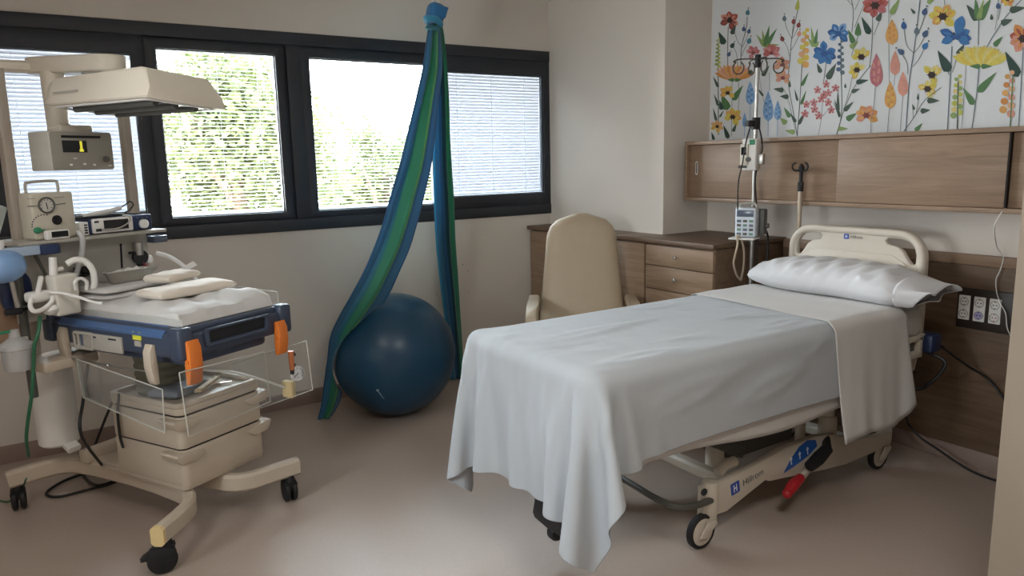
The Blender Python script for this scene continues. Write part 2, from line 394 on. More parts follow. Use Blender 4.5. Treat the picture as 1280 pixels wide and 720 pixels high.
# ---- outside: trees beyond the window
m = MB(); m.box((-8, YW+.6, -3.2), (16, 40, -3)); struct(m, 'ground', GROUND)
def tree(cx, cy, cz, rx, ry, rz, n, lab, seed):
    rnd = random.Random(seed)
    t = thing('leafy_tree', lab, 'tree', (cx, cy, -3))
    m = MB(); m.tube([(cx, cy, -3), (cx+.1, cy, -1), (cx-.05, cy, cz-rz*.3), (cx, cy, cz+rz*.4)], [.2, .16, .1, .03], 10)
    for k in range(7):
        a = rnd.uniform(0, 6.28); m.tube([(cx, cy, cz-rz*.5+k*.12), (cx+math.cos(a)*rx*.4, cy+math.sin(a)*ry*.4, cz+k*.08), (cx+math.cos(a)*rx*.8, cy+math.sin(a)*ry*.8, cz+rz*.4)], [.06, .04, .012], 7)
    m.build('trunk', BARK, t)
    m = MB(); V = []; F = []
    cl = []
    for k in range(46):
        a = rnd.uniform(0, 6.28); b = math.acos(rnd.uniform(-1, 1)); r_ = rnd.uniform(.45, .92)
        cl.append((cx+rx*r_*math.sin(b)*math.cos(a), cy+ry*r_*math.sin(b)*math.sin(a), cz+rz*r_*math.cos(b)))
    for i in range(n):
        c = rnd.choice(cl); s = rnd.gauss(0, .21), rnd.gauss(0, .21), rnd.gauss(0, .19)
        p = Vector(c)+Vector(s)
        d = Vector((rnd.gauss(0, 1), rnd.gauss(0, 1), rnd.gauss(0, .7))).normalized(); e = d.orthogonal().normalized()
        e = Matrix.Rotation(rnd.uniform(0, 6.28), 3, d) @ e
        l = rnd.uniform(.04, .08); w = l*.45; f = d.cross(e)*.25*w
        k = len(V); V += [p-d*l, p+e*w+f, p+d*l, p-e*w+f]; F.append((k, k+1, k+2, k+3))
    vs, fs = m.quad_mesh(V, F)
    for f in fs: f.material_index = rnd.random() < .5
    fo = m.build('foliage', [LEAF, LEAF2], t, flat=True)
tree(2.15, 9.3, 1.55, 1.05, 1.0, 1.4, 15000, 'leafy tree outside, seen through the second window pane right of the warmer lamp', 3)
tree(5.3, 12.2, .9, 1.25, 1.1, 1.7, 17000, 'leafy tree outside, seen through the third window pane left of the hanging cloth', 5)

# ================================================================== BED WALL FURNITURE
XC = 3.18          # drawer fronts
ZT = 1.068
# worktop
m = MB(); m.prism([(XC-.015, 2.832), (XW, 2.832), (XW, 3.459), (3.389, 3.459), (3.389, YW), (XC-.015, YW)], (0, 0, ZT-.026), (1, 0, 0), (0, 1, 0), (0, 0, .026), 0, .003)
tag(m.build('worktop', WOODSHADE), 'L-shaped oak worktop around the wall pillar, on top of the drawer cabinet', 'worktop')
# drawer cabinet
t = thing('drawer_cabinet', 'oak drawer cabinet beside the bed head, right of the beige armchair', 'cabinet', (3.49, 3.12, 0))
m = MB(); m.box((XC+.02, 2.845, .08), (XW-.01, 3.40, ZT-.03), .002); m.box((XC+.06, 2.86, 0), (XW-.01, 3.39, .08)); m.build('body', WOODSHADE, t)
zs = [1.030, .9035, .757, .60, .42, .24, .085]
for i in range(6):
    m = MB(); m.box((XC, 2.848, zs[i+1]+.003), (XC+.019, 3.392, zs[i]-.003), .0015); d = m.build('drawer', WOODF, t)
    m = MB(); zk = (zs[i]+zs[i+1])/2; yk = 3.128
    m.lathe([(.004, 0), (.004, -.012), (.010, -.016), (.011, -.022), (.007, -.026), (.001, -.027)], (XC, yk, zk), (1, 0, 0), 16); m.build('knob', CHROME, d)
t = thing('base_cabinet', 'oak base cabinet with plain doors, behind the beige armchair under the pillar', 'cabinet', (3.28, 4.05, 0))
m = MB(); m.box((XC+.02, 3.405, .08), (3.385, YW-.02, ZT-.03), .002); m.box((XC+.06, 3.41, 0), (3.385, YW-.02, .08)); m.build('body', WOODSHADE, t)
for a, b in ((3.408, 4.04), (4.046, 4.67)):
    m = MB(); m.box((XC+.001, a, .085), (XC+.019, b, 1.030), .0015); m.build('door', WOODF, t)
# wall cabinet with sliding doors
XS = 3.515; zc0, zc1 = 1.283, 1.652; ye, yn = 3.40, .955
t = thing('wall_cabinet', 'long oak wall cabinet with sliding doors under the floral mural', 'cabinet', (3.66, 2.2, zc0))
m = MB(); m.box((XS, yn, zc1-.022), (XW, ye, zc1), .002); m.box((XS, yn, zc0), (XW, ye, zc0+.022), .002)
m.box((XS, ye-.022, zc0+.022), (XW, ye, zc1-.022), .002); m.box((XW-.012, yn, zc0+.022), (XW, ye-.022, zc1-.022)); m.build('carcass', WOOD, t)
for (a, b, dx, hy) in ((2.318, ye-.024, .03, 3.325), (1.535, 2.335, .008, None), (yn+.002, 1.528, .03, None)):
    m = MB(); m.box((XS+dx, a, zc0+.024), (XS+dx+.018, b, zc1-.025), .001); d = m.build('sliding_door', WOOD, t)
    if hy:
        m = MB(); m.prism(rrect(-.009, -.042, .009, .042, .0088, 6), (XS+dx-.002, hy, 1.487), (0, 1, 0), (0, 0, 1), (.004, 0, 0), 0, .0008, [rrect(-.005, -.036, .005, .036, .0048, 6)])
        m.box((XS+dx-.0004, hy-.005, 1.452), (XS+dx+.001, hy+.005, 1.522), m=1); m.build('finger_pull', [WHITEP, DARKGAP], d)
    # dark reveal beside door
m = MB(); m.box((XS+.027, 2.318, zc0+.024), (XS+.0295, 2.345, zc1-.025)); m.build('door_gap', DARKGAP, t)
m = MB(); m.box((XS+.006, 1.527, zc0+.024), (XS+.024, 1.534, zc1-.025)); m.build('door_gap', DARKGAP, t)
# bed head wall panel
t = thing('wall_panel', 'shade-toned oak wall panel with ledge behind the bed head', 'wall panel', (XW, 1.9, .09))
m = MB(); m.box((XW-.018, .955, .092), (XW-.0005, 2.84, 1.012), .001); m.build('panel', WOODSHADE, t)
m = MB(); m.box((XW-.034, .955, 1.012), (XW-.0005, 2.83, 1.062), .003); m.build('ledge', WOOD, t)
# sockets
XP = XW-.018
t = thing('socket_panel', 'dark brown wall plate with three white double sockets, right of the bed head', 'socket', (XP, 1.7, .70))
m = MB(); m.box((XP-.012, 1.552, .700), (XP-.0005, 1.812, .898), .003); m.build('back_plate', mat('dark_brown_plate', '#2c221b', .45), t)
for i, y in enumerate((1.775, 1.706, 1.637)):
    m = MB(); m.box((XP-.020, y-.026, .742), (XP-.011, y+.026, .862), .003); so = m.build('double_socket', WHITEP, t)
    for z, mm in ((.832, WHITEP), (.772, PURPLE if i == 1 else WHITEP)):
        m = MB(); m.lathe([(.021, 0), (.021, -.0022), (.0185, -.0022), (.0175, 0)], (XP-.020, y, z), (1, 0, 0), 22, 0, True); m.lathe([(.0175, 0), (.0175, -.0004)], (XP-.020, y, z), (1, 0, 0), 22, 1)
        for dy in (-.0075, .0075): m.cyl((XP-.0200, y+dy, z), (XP-.0212, y+dy, z), .0032, seg=8, m=2)
        for dz in (-.016, .016): m.box((XP-.0212, y-.003, z+dz-.002), (XP-.020, y+.003, z+dz+.002), m=2)
        m.build('socket', [GREYP, mm, RED if (i == 2 and z < .8) else INK], so)
m = MB(); pts = [at(px, py, 0, v) for px, py, v in ((1258, 258, XS+.02), (1249, 270, XS-.012), (1243, 285, XS-.02), (1246, 308, 3.70), (1254, 322, XW-.04), (1250, 338, XW-.05), (1245, 350, XW-.05), (1246, 366, XW-.045), (1251, 380, XP-.03), (1257, 392, XP-.03), (1259, 410, XP-.03), (1266, 425, XP-.02))]
m.tube(pts, .0024, 8); tag(m.build('white_cable', WHITEP), 'thin white cord hanging from the wall cabinet to the wall sockets', 'cable')

m = MB()
for px, py in ((578.5, 330.5), (585, 338.5), (585.5, 365.5), (570, 338), (546, 368)):
    p_ = at(px, py, 1, YW); m.cyl((p_.x, YW+.002, p_.z), (p_.x, YW-.0012, p_.z), .0035, seg=10)
struct(m, 'screw_hole_1', DARKGAP)  # small dark screw holes in the window wall
# ================================================================== BED
bed = thing('hospital_bed', 'beige hospital bed on castors with a headboard against the oak wall panel', 'bed', (2.6, 2.18, 0))
BX0, BX1, BY0, BY1, BZ = 1.43, 3.385, 1.753, 2.585, .867  # upper bed and bedding were scaled about the camera; these numbers are the result
# headboard
HX = 3.445; hy0, hy1, hz = 1.809, 2.548, 1.190
def arc(cx, cy, r, a0, a1, n=8): return [(cx+r*math.cos(R(a0+(a1-a0)*i/n)), cy+r*math.sin(R(a0+(a1-a0)*i/n))) for i in range(n+1)]
out = [(hy0+.03, .52), (hy1-.03, .52), (hy1, .70)] + arc(hy1-.13, hz-.13, .13, 0, 90) + arc(hy0+.13, hz-.13, .13, 90, 180) + [(hy0, .70)]
hole = [(.047, .15), (.047, .11), (.058, .075), (.082, .052), (.12, .042), (.185, .042), (.197, .055), (.188, .071), (.14, .080), (.112, .10), (.088, .137), (.068, .160), (.054, .162)]
hl = [(hy1-d, hz-e) for d, e in hole]; hr = [(hy0+d, hz-e) for d, e in hole]
m = MB(); m.prism(out, (HX, 0, 0), (0, 1, 0), (0, 0, 1), (.035, 0, 0), 0, .009, [hl, hr], seg=3)
hb = m.build('headboard', BEDP, bed)
# raised rim along the edge of the board
m = MB(); rim = [(hy1-.012, .72)] + arc(hy1-.13, hz-.13, .112, 0, 90) + arc(hy0+.13, hz-.13, .112, 90, 180) + [(hy0+.012, .72)]
m.tube([(HX+.006, y, z) for y, z in rim], .018, 12, smooth=False); m.build('rim', BEDP, hb)
m = MB(); m.prism([(hy1-.05, .97), (hy1-.10, 1.036), (hy1-.16, 1.069), (hy0+.16, 1.069), (hy0+.10, 1.036), (hy0+.05, .97), (hy0+.05, .6), (hy1-.05, .6)], (HX-.006, 0, 0), (0, 1, 0), (0, 0, 1), (.01, 0, 0), 0, .004); m.build('inner_panel', BEDP, hb)
def brand(name, par, o, ax, ay, s):
    m = MB(); o = Vector(o); ax = Vector(ax); ay = Vector(ay); n = ax.cross(ay)
    m.prism(rrect(-s/2, -s/2, s/2, s/2, s*.08, 2), o-n*.0004, ax, ay, n*.0012)
    for q in ((-.2, -.32, -.1, .32), (.1, -.32, .2, .32), (-.1, -.06, .1, .06)):
        m.prism([(q[0]*s, q[1]*s), (q[2]*s, q[1]*s), (q[2]*s, q[3]*s), (q[0]*s, q[3]*s)], o+n*.0008, ax, ay, n*.0005, 1)
    text_mesh(m, 'Hillrom', o+ax*s*2.15+ay*(-.02*s), ax, ay, s*.82, .0006, 2, .0)
    return m.build(name, [LOGO, WINK, INK], par)
lp = at(1058, 295.5, 0, HX-.001)
brand('logo', hb, (HX-.0008, lp.y, lp.z), (0, -1, 0), (0, 0, 1), .026)
# deck, side rails of the frame, lifting arms
m = MB(); m.box((1.50, 1.809, .662), (3.40, 2.525, .711), .012)
for y in (1.825, 2.51): m.box((1.52, y-.02, .624), (3.40, y+.02, .671), .008)
m.build('mattress_deck', BEDP, bed)
beam = [(2.12, .118), (2.26, .112), (2.50, .185), (2.53, .172), (2.75, .150), (2.92, .128), (3.08, .110), (3.30, .115), (3.46, .13), (3.46, .19), (3.3, .2), (3.10, .235), (2.98, .285), (2.84, .305), (2.62, .302), (2.45, .275), (2.26, .255), (2.12, .255)]
for y in (1.935, 2.46):
    m = MB(); m.prism(beam, (0, y-.018, 0), (1, 0, 0), (0, 0, 1), (0, .036, 0), 0, .008); b_ = m.build('base_beam', BEDP, bed)
    if y < 2:
        q = at(919, 610, 1, y-.0185); ax = Vector((.93, 0, .16)).normalized(); ay = Vector((0, -1, 0)).cross(ax)
        ay = Vector((-ax.z, 0, ax.x)); brand('logo', b_, (q.x, y-.0186, q.z), ax, ay, .052)
        m = MB(); q = at(1000, 571, 1, y-.02); pts = [(.13*math.cos(R(a)), .062*math.sin(R(a))) for a in range(0, 181, 10)]
        pts = [(-.115, -.03), (-.05, -.03), (.06, -.02), (.125, .0), (.115, .035), (.06, .055), (0, .048), (-.06, .015)]
        m.prism(pts, (q.x, y-.0195, q.z), ax, ay, (0, .002, 0))
        for dx in (-.06, 0, .055):
            m.prism([(dx-.003, -.012), (dx+.003, -.012), (dx+.003, .012), (dx+.010, .012), (dx, .026), (dx-.010, .012), (dx-.003, .012)], (q.x, y-.0200, q.z), ax, ay, (0, .001, 0), 1)
        m.build('pedal_sticker', [STICK, WINK], b_)
m = MB(); m.bar([(2.3, 1.95, .22), (2.3, 2.45, .22)], .06, .05); m.build('cross_bar', BEDP, bed)
m = MB(); m.bar([(3.2, 1.95, .18), (3.2, 2.45, .18)], .06, .05); m.build('cross_bar', BEDP, bed)
for x in (2.5, 3.02):
    m = MB(); m.lathe([(.001, .16), (.042, .16), (.042, .34), (.036, .35), (.03, .35), (.03, .665), (.001, .665)], (x, 1.985 if x > 3 else 2.2, 0), seg=24); m.build('lift_column', BEDP, bed)
m = MB(); m.lathe([(.001, .2), (.022, .2), (.024, .23), (.024, .36), (.001, .37)], (2.88, 2.03, .03), seg=18); m.cyl((2.88, 2.03, .38), (2.88, 2.03, .665), .014); m.build('actuator', BEDP, bed)
m = MB(); m.box((2.55, 2.15, .18), (3.0, 2.40, .33), .02); m.build('motor_box', GREYD, bed)
for s in (0, 1):
    y = 2.05+.3*s; m = MB(); m.bar([(2.5, y, .27), (2.2, y, .42), (1.95, y, .66)], .03, .05); m.build('lift_arm', GREYD, bed)
# castors
def bed_castor(px, py, dx, sgn, pedal=False):
    c = Vector((px, py, 0)); wx = px+dx
    m = MB(); m.lathe([(.001, .13), (.03, .13), (.034, .14), (.034, .262), (.03, .27), (.001, .27)], (px, py, 0), seg=24)
    p_ = m.build('castor_post', BEDP, bed)
    m = MB(); m.lathe([(.001, .128), (.027, .128), (.03, .12), (.028, .100), (.001, .096)], (px, py, 0), seg=20)
    fk = [(-.035, .0), (-.02, -.012), (.02, -.012), (.034, .03), (.036, .075), (.03, .112), (-.02, .112), (-.033, .07)]
    yo = py+sgn*.005
    m.prism([(px+dx*.5+x*1.0+ (dx*.5 if z < .04 else 0), .062+z*.5) for x, z in fk], (0, yo-.033, 0), (1, 0, 0), (0, 0, 1), (0, .008, 0), 0, .003)
    m.build('fork', BEDP, p_)
    m = MB(); m.lathe([(.054, -.013), (.066, -.015), (.0715, -.010), (.0725, 0), (.0715, .010), (.066, .015), (.054, .013)], (wx, yo, .0725), (0, 1, 0), 36)
    m.build('tyre', BLACK, p_)
    m = MB(); m.lathe([(.001, -.019), (.012, -.019), (.014, -.017), (.05, -.0155), (.057, -.013), (.057, .013), (.05, .0155), (.001, .017)], (wx, yo, .0725), (0, 1, 0), 32); m.build('hub', BEDP, p_)
    return p_
pn = bed_castor(2.165, 1.925, -.055, -1); bed_castor(3.455, 1.955, -.055, -1); bed_castor(2.165, 2.47, -.075, 1); bed_castor(3.455, 2.47, -.055, 1)
m = MB(); q = at(880, 615, 1, 1.89); m.lathe([(.0005, 0), (.017, 0), (.017, .001), (.0005, .001)], (q.x, 1.8905, q.z), (-.25, -1, 0), 20, 0)
m.lathe([(.0125, .0015), (.0155, .0015), (.0155, .0018), (.0125, .0018)], (q.x, 1.8905, q.z), (-.25, -1, 0), 20, 1); m.bar([(q.x-.011, 1.889, q.z+.011), (q.x+.010, 1.8868, q.z-.011)], .0015, .003, 1); m.build('warning_sign', [BEDP, INK], pn)
m = MB(); m.tube([(2.15, 1.905, .20), (2.06, 1.90, .205), (1.97, 1.92, .215), (1.945, 2.02, .225), (1.945, 2.2, .235), (1.945, 2.38, .225), (1.99, 2.46, .215), (2.14, 2.47, .20)], .014, 10); m.build('brake_bar', GREYD, bed)
m = MB(); m.tube([(2.26, 1.97, .262), (2.30, 1.97, .285), (2.36, 1.97, .29)], .022, 12); m.build('foot_rest_stub', BEDP, bed)
# foot pedals
a = at(1034, 561, 1, 1.88); b = at(1012, 583, 1, 1.86)
m = MB(); m.tube([a, a*.5+b*.5+Vector((0, 0, -.004)), b], [.026, .03, .024], 14); m.tube([a, (a.x+.06, 1.93, a.z+.02)], .02, 10); m.build('black_pedal', BLACK, bed)
a = at(1017, 578, 1, 1.90); b = at(1003, 596, 1, 1.88); c = at(984, 617, 1, 1.86)
m = MB(); m.bar([(a.x, 1.92, a.z), a, b], .02, .03); lv = m.build('red_pedal_lever', BEDP, bed)
m = MB(); m.tube([at(1001, 597, 1, 1.88), at(992, 606, 1, 1.87), c], [.02, .026, .02], 14); m.ell(c, (.021, .021, .021)); m.build('red_tip', RED, lv)
# black bumper with roller under the foot end
m = MB(); m.prism([(2.285, .30), (2.280, .22), (2.295, .165), (2.28, .145), (2.19, .135), (2.0, .14), (1.97, .18), (1.98, .34), (2.2, .34), (2.26, .31)], (1.545, 0, 0), (0, 1, 0), (0, 0, 1), (.07, 0, 0), 0, .012)
m.tube([(1.6, 2.1, .3), (1.75, 2.15, .45), (1.85, 2.2, .67)], .025, 10); fb = m.build('foot_bumper', BLACK, bed)
m = MB(); m.lathe([(.001, -.02), (.03, -.02), (.036, -.012), (.036, .012), (.03, .02), (.001, .02)], (1.60, 2.205, .105), (0, 1, 0), 24); m.box((1.59, 2.18, .105), (1.61, 2.185, .15)); m.build('roller', BLACK, fb)
# brackets and blue controller at the head end
m = MB(); a = at(1150, 432, 1, 1.93); b = at(1182, 430, 1, 1.93)
m.box((3.28, 1.775, .690), (3.43, 1.835, .722), .006); m.box((3.30, 1.775, .61), (3.40, 1.835, .64), .006); m.box((3.385, 1.775, .61), (3.412, 1.835, .71), .004); m.box((3.26, 1.80, .635), (3.40, 1.83, .70), .004, m=1); m.build('head_bracket', [BEDP, GREYD], bed)
m = MB(); m.box((3.413, 1.735, .632), (3.505, 1.84, .716), .012); m.build('blue_controller', DBLUE, bed)
m = MB(); m.box((3.27, 1.79, .715), (3.37, 1.83, .80), .01); m.build('head_hinge', DBLUE, bed)

def cable(name, pts, r, material, label, cat='cable', closed=False, seg=8, group=None):
    m = MB(); m.tube(pts, r, seg, closed=closed); return tag(m.build(name, material), label, cat, group)
cable('black_cable', [(3.47, 1.79, .625), at(1181, 452, 0, 3.49), at(1174, 468, 0, 3.47), at(1160, 480, 0, 3.44), at(1146, 486, 0, 3.38), (3.25, 1.95, .45), (3.2, 2.05, .36)], .009, CABLE, 'thick black cable looping under the blue controller at the bed head', 'cable')
cable('black_cable', [(3.50, 1.745, .66), at(1195, 447, 0, 3.58), at(1212, 459, 0, 3.70), at(1230, 470, 0, 3.75), at(1244, 484, 0, 3.755), at(1256, 500, 0, 3.76), at(1266, 515, 0, 3.765)], .006, CABLE, 'thin black cable running from the blue controller across the oak wall panel', 'cable')
cable('black_cable', [(3.42, 2.02, .30), at(1128, 518, 0, 3.60), at(1136, 531, 0, 3.70), at(1152, 548, 0, 3.71), at(1170, 560, 0, 3.71), (3.70, 1.70, .03), (3.70, 1.60, .009), (3.70, 1.45, .008), (3.70, 1.2, .008), (3.70, 1.0, .008)], .006, CABLE, 'black cable running down from the bed frame along the floor to the corner wall', 'cable')

# mattress
m = MB(); m.box((BX0+.03, BY0+.01, .712), (BX1, BY1-.01, BZ-.004), .04, 4)
tag(m.build('mattress', mat('mattress_cover', '#c9c8c6', .6)), 'grey-white mattress on the hospital bed under white sheets', 'mattress')

# white under sheet, draped over the mattress
def drape(x0f, x1f, ztop, yn_, yf_, hemn, hemf, rad=.045, nx=60, wav=.004, seed=0, spread=.012):
    rnd = random.Random(seed); ph = [rnd.uniform(0, 6.28) for _ in range(6)]
    P = []
    for i in range(nx+1):
        s = i/nx; row = []
        prof = []
        hn = hemn(s); hf = hemf(s)
        n1, n2, n3, n4, n5 = 16, 6, 24, 6, 10
        for k in range(n1): prof.append((yn_, hn+(ztop-rad-hn)*k/n1, 1-k/n1, -1))
        for k in range(n2): a = R(90*k/n2); prof.append((yn_+rad-rad*math.cos(a), ztop-rad+rad*math.sin(a), 0, 0))
        for k in range(n3): prof.append((yn_+rad+(yf_-yn_-2*rad)*k/n3, ztop, 0, 0))
        for k in range(n4): a = R(90*k/n4); prof.append((yf_-rad+rad*math.sin(a), ztop-rad+rad*math.cos(a), 0, 0))
        for k in range(n5+1): prof.append((yf_, ztop-rad-(ztop-rad-hf)*k/n5, k/n5, 1))
        N_ = len(prof)
        for j, (y, z, f, sg) in enumerate(prof):
            t = j/(N_-1)
            x = x0f(t)*(1-s)+x1f(t)*s
            wv = (math.sin(x*31+ph[0])+.6*math.sin(x*57+ph[1])+.8*math.sin(x*17+ph[2]))
            yy = y+sg*(f*f*spread+f*wav*(wv+1.6)*1.2)
            zz = z
            if not sg: zz += .0012*(math.sin(x*23+y*9+ph[3])+1)
            row.append((x, yy, zz))
        P.append(row)
    return P
m = MB(); m.grid(drape(lambda t: 1.515, lambda t: 3.18, BZ+.002, BY0, BY1, lambda s: .508-.033*s+.018*math.sin(s*9), lambda s: .52, seed=2, wav=-.0005, spread=-.02, nx=70))
tag(m.build('under_sheet', SHEETW, solid=.002), 'white under sheet showing as a strip below the pale blue sheet on the bed', 'bed sheet')

# pale top sheet: settled as real cloth over the mattress
def settle(nx, ny, d, x_head, y_near_ov, steps=500):
    xs = x_head-np.arange(nx)*d; ys = BY0-y_near_ov+np.arange(ny)*d
    P = np.zeros((nx, ny, 3)); P[..., 0] = xs[:, None]; P[..., 1] = ys[None, :]; P[..., 2] = BZ+.02
    rs = np.random.RandomState(11); P[..., 2] += rs.rand(nx, ny)*.004
    Q = P.copy(); ny_a = int((y_near_ov+.03)/d); ny_b = int((y_near_ov+BY1-BY0-.03)/d); pin = P[0:6, ny_a:ny_b].copy(); pin[..., 2] = BZ+.009
    g = 3.2; dt = 1/60.; mg = .009; r = .045
    lo = np.array([BX0, BY0, -1.]); hi = np.array([9., BY1, BZ]); ilo = lo+r; ihi = hi-r; ihi[0] = 9
    def rel(A, B, L, k):
        D = B-A; l = np.sqrt((D*D).sum(-1, keepdims=True))+1e-9; c = D*(.5*k*(l-L)/l); A += c; B -= c
    def wide(A, B, L, k):
        D = B-A; l = np.sqrt((D*D).sum(-1, keepdims=True))+1e-9; c = D*(.5*k*np.minimum(l-L, 0)/l); A += c; B -= c
    for st in range(steps):
        V = (P-Q)*.98; Q = P.copy(); P = P+V; P[..., 2] -= g*dt*dt
        for it in range(22):
            for a in (0, 1):
                X = P if a == 0 else P.swapaxes(0, 1); n = X.shape[0]
                for p in (0, 1):
                    k = (n-p)//2*2
                    rel(X[p:p+k:2], X[p+1:p+k:2], d, 1.)
                for p in (0, 1):
                    A = X[p:n-2:2]; B = X[p+2:n:2]; k = min(len(A), len(B)); wide(A[:k:2], B[:k:2], 2*d, .22); wide(A[1:k:2], B[1:k:2], 2*d, .22)
            for (sx_, sy_) in ((1, 1), (1, -1)):
                Y = P if sy_ == 1 else P[:, ::-1]
                for p in (0, 1):
                    n = Y.shape[0]; k = (n-p)//2*2
                    rel(Y[p:p+k:2, :-1], Y[p+1:p+k:2, 1:], d*1.41421, .5)
            cl = np.clip(P, ilo, ihi); D = P-cl; l = np.sqrt((D*D).sum(-1))
            ins = l < r+mg
            inside = l < 1e-6
            n_ = D/np.maximum(l, 1e-6)[..., None]; n_[inside] = (0, 0, 1)
            tgt = cl+n_*(r+mg); deep = inside
            tgt[deep, 2] = BZ+mg
            newP = np.where(ins[..., None], tgt, P)
            if it == 21:
                fr_ = np.where(n_[..., 2] > .7, .85, .25)[..., None]
                mv = newP-Q; nn = (mv*n_).sum(-1, keepdims=True)*n_; newP = np.where(ins[..., None], newP-(mv-nn)*fr_, newP)
            P = newP; P[..., 2] = np.maximum(P[..., 2], .012); P[0:6, ny_a:ny_b] = pin
    return P
d_ = .0187; ovn = .300
PP = settle(int((2.786-BX0+.452)/d_)+1, int((ovn+(BY1-BY0)+.335)/d_)+1, d_, 2.786, ovn)
print('SHEET', 'near hem', PP[::20,0,2].round(2), 'foot hem', PP[-1,::8].round(2).tolist())
# pressed-in creases of the linen
up_ = np.cross(np.gradient(PP, axis=0), np.gradient(PP, axis=1)); up_ /= np.linalg.norm(up_, axis=-1, keepdims=True)+1e-9
if up_[10, 40, 2] < 0: up_ = -up_
rc = np.random.RandomState(5); I, J = np.meshgrid(np.arange(PP.shape[0]), np.arange(PP.shape[1]), indexing='ij'); H = np.zeros(I.shape)
def crease(i0, j0, i1, j1, amp, wd):
    di, dj = i1-i0, j1-j0; L2 = di*di+dj*dj; t = ((I-i0)*di+(J-j0)*dj)/L2; bow = 1.5*np.sin(t*5+i0)
    dist = np.abs((I-i0)*dj-(J-j0)*di)/L2**.5+bow; return amp*np.exp(-(dist/wd)**2)*np.clip(np.sin(np.clip(t, 0, 1)*PI), 0, 1)
for a in ((4, 30, 34, 36, .007, 1.2), (20, 44, 66, 40, .006, 1.5), (30, 24, 62, 30, .007, 1.2), (8, 52, 30, 54, .005, 1.2), (40, 20, 70, 22, .006, 1.1), (50, 52, 72, 47, .006, 1.3), (2, 24, 26, 21, .005, 1.0), (5, 40, 22, 46, -.005, 1.2), (44, 34, 70, 34, -.005, 1.4), (60, 60, 92, 52, .008, 1.5), (62, 44, 96, 42, .007, 1.3), (64, 30, 95, 27, .008, 1.4), (60, 8, 20, 14, .006, 1.6), (40, 4, 10, 10, .006, 1.5), (66, 16, 84, 8, .008, 1.3), (5, 15, 30, 5, .006, 1.2), (66, 22, 92, 19, .009, 1.2), (66, 36, 90, 38, -.007, 1.3), (66, 50, 95, 54, .008, 1.2)):
    H += crease(*a[:4], a[4]*1.5, a[5]*.85)
PP = PP+up_*np.maximum(H, -.004)[..., None]
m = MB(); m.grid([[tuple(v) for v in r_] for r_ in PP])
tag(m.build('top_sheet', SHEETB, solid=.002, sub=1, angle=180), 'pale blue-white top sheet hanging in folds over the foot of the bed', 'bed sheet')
# white sheet turned down at the head end
def ex0(t):   # fold edge: far side -> near hem
    return 2.655+.094*max(0, (.3-t)/.3) if t < .3 else 2.655+.112*(t-.3)/.7
m = MB(); m.grid(drape(ex0, lambda t: 3.273-.094*min(1, t/.3) if t < .3 else 3.179, BZ+.014, BY0-.014, BY1+.014, lambda s: .351+.02*s+.045*max(0, s-.72)/.28+.011*math.sin(s*7), lambda s: .56, seed=4, nx=40, wav=.003, spread=.02))
tag(m.build('turned_down_sheet', SHEETW, solid=.0012), 'white folded sheet across the bed just below the pillow, hanging down the near side', 'bed sheet')

# pillow
t = thing('pillow', 'long white pillow in a cotton case at the head of the bed', 'pillow', (3.26, 2.13, .885))
cx_, cy_, cz_ = 3.255, 2.146, .961; hx, hy_, hz_ = .176, .435, .088
rnd = random.Random(9); rings = []; nu, nv = 72, 40
def pil(u, v):
    # u across length -1..1 , v angle round the section
    e = (1-abs(u)**(3.0 if u > 0 else 6.0)); e = max(e, 0)**.5
    c, s = math.cos(v), math.sin(v)
    y = cy_+hy_*u*(1-.05*c*c)
    wx = hx*(.80+.20*e)*math.copysign(abs(c)**.75, c)
    wz = hz_*(.06+.94*e)*math.copysign(abs(s)**.9, s)
    f = (.006*math.sin(23*u+3*v)+.005*math.sin(41*u-5*v+1)+.006*math.sin(9*u+7*v)*abs(u))*(1 if s > -.3 else .2)
    sag = -.016*u*u-.010*(1-e)
    if s < 0: wz = max(wz, -.080+0*s)
    return (cx_+wx*(1+f)-.008*math.sin(5*u), y, max(cz_+wz*(1+f*2)+sag+f*.5, .887))
m = MB(); m.ring_loft([[pil(-1+2*i/nu, 2*PI*j/nv) for j in range(nv)] for i in range(nu+1)]); m.build('pillow_body', PILLOW, t, angle=180)
# open end of the case hanging past the pillow on the near side
m = MB(); G = []
for i in range(13):
    s = i/12; row = []
    for j in range(33):
        a = 2*PI*j/32; c, sn = math.cos(a), math.sin(a)
        y = cy_-hy_*(.90)-s*(.105+.022*math.sin(3*a)+.035*sn)
        rx = hx*(.93-.16*s); rz = .072*(1-.45*s)+.014*math.sin(2*a+1)*s
        row.append((cx_+.01*s+rx*math.copysign(abs(c)**.8, c)+.006*math.sin(5*a)*s, y, max(cz_-.022-s*.004+rz*math.copysign(abs(sn)**.8, sn)+.012*math.sin(4*a+s*3)*s, .888-.04*max(0, s-.4))))
    G.append(row)
m.grid(G); m.build('case_flap', PILLOW, t, solid=.003, angle=180)
# ================================================================== INFANT WARMER (built in its own axes: x along its width, y towards its back)
WR = R(28.8415)
WMX = Matrix.Translation((.297, 2.996, 0)) @ Matrix.Rotation(WR, 4, 'Z'); WMI = WMX.inverted()
def lat(px, py, ax, val):
    o = WMI @ CAM; d = WMI.to_3x3() @ ray(px, py); return o+d*((val-o[ax])/d[ax])
def W(): return MB(WMX)
wroot = WMX @ Vector((.33, .5, 0))
wm = thing('infant_warmer', 'open infant warmer with navy cot tray on a four-wheeled beige stand at the left', 'infant warmer', wroot, WR)
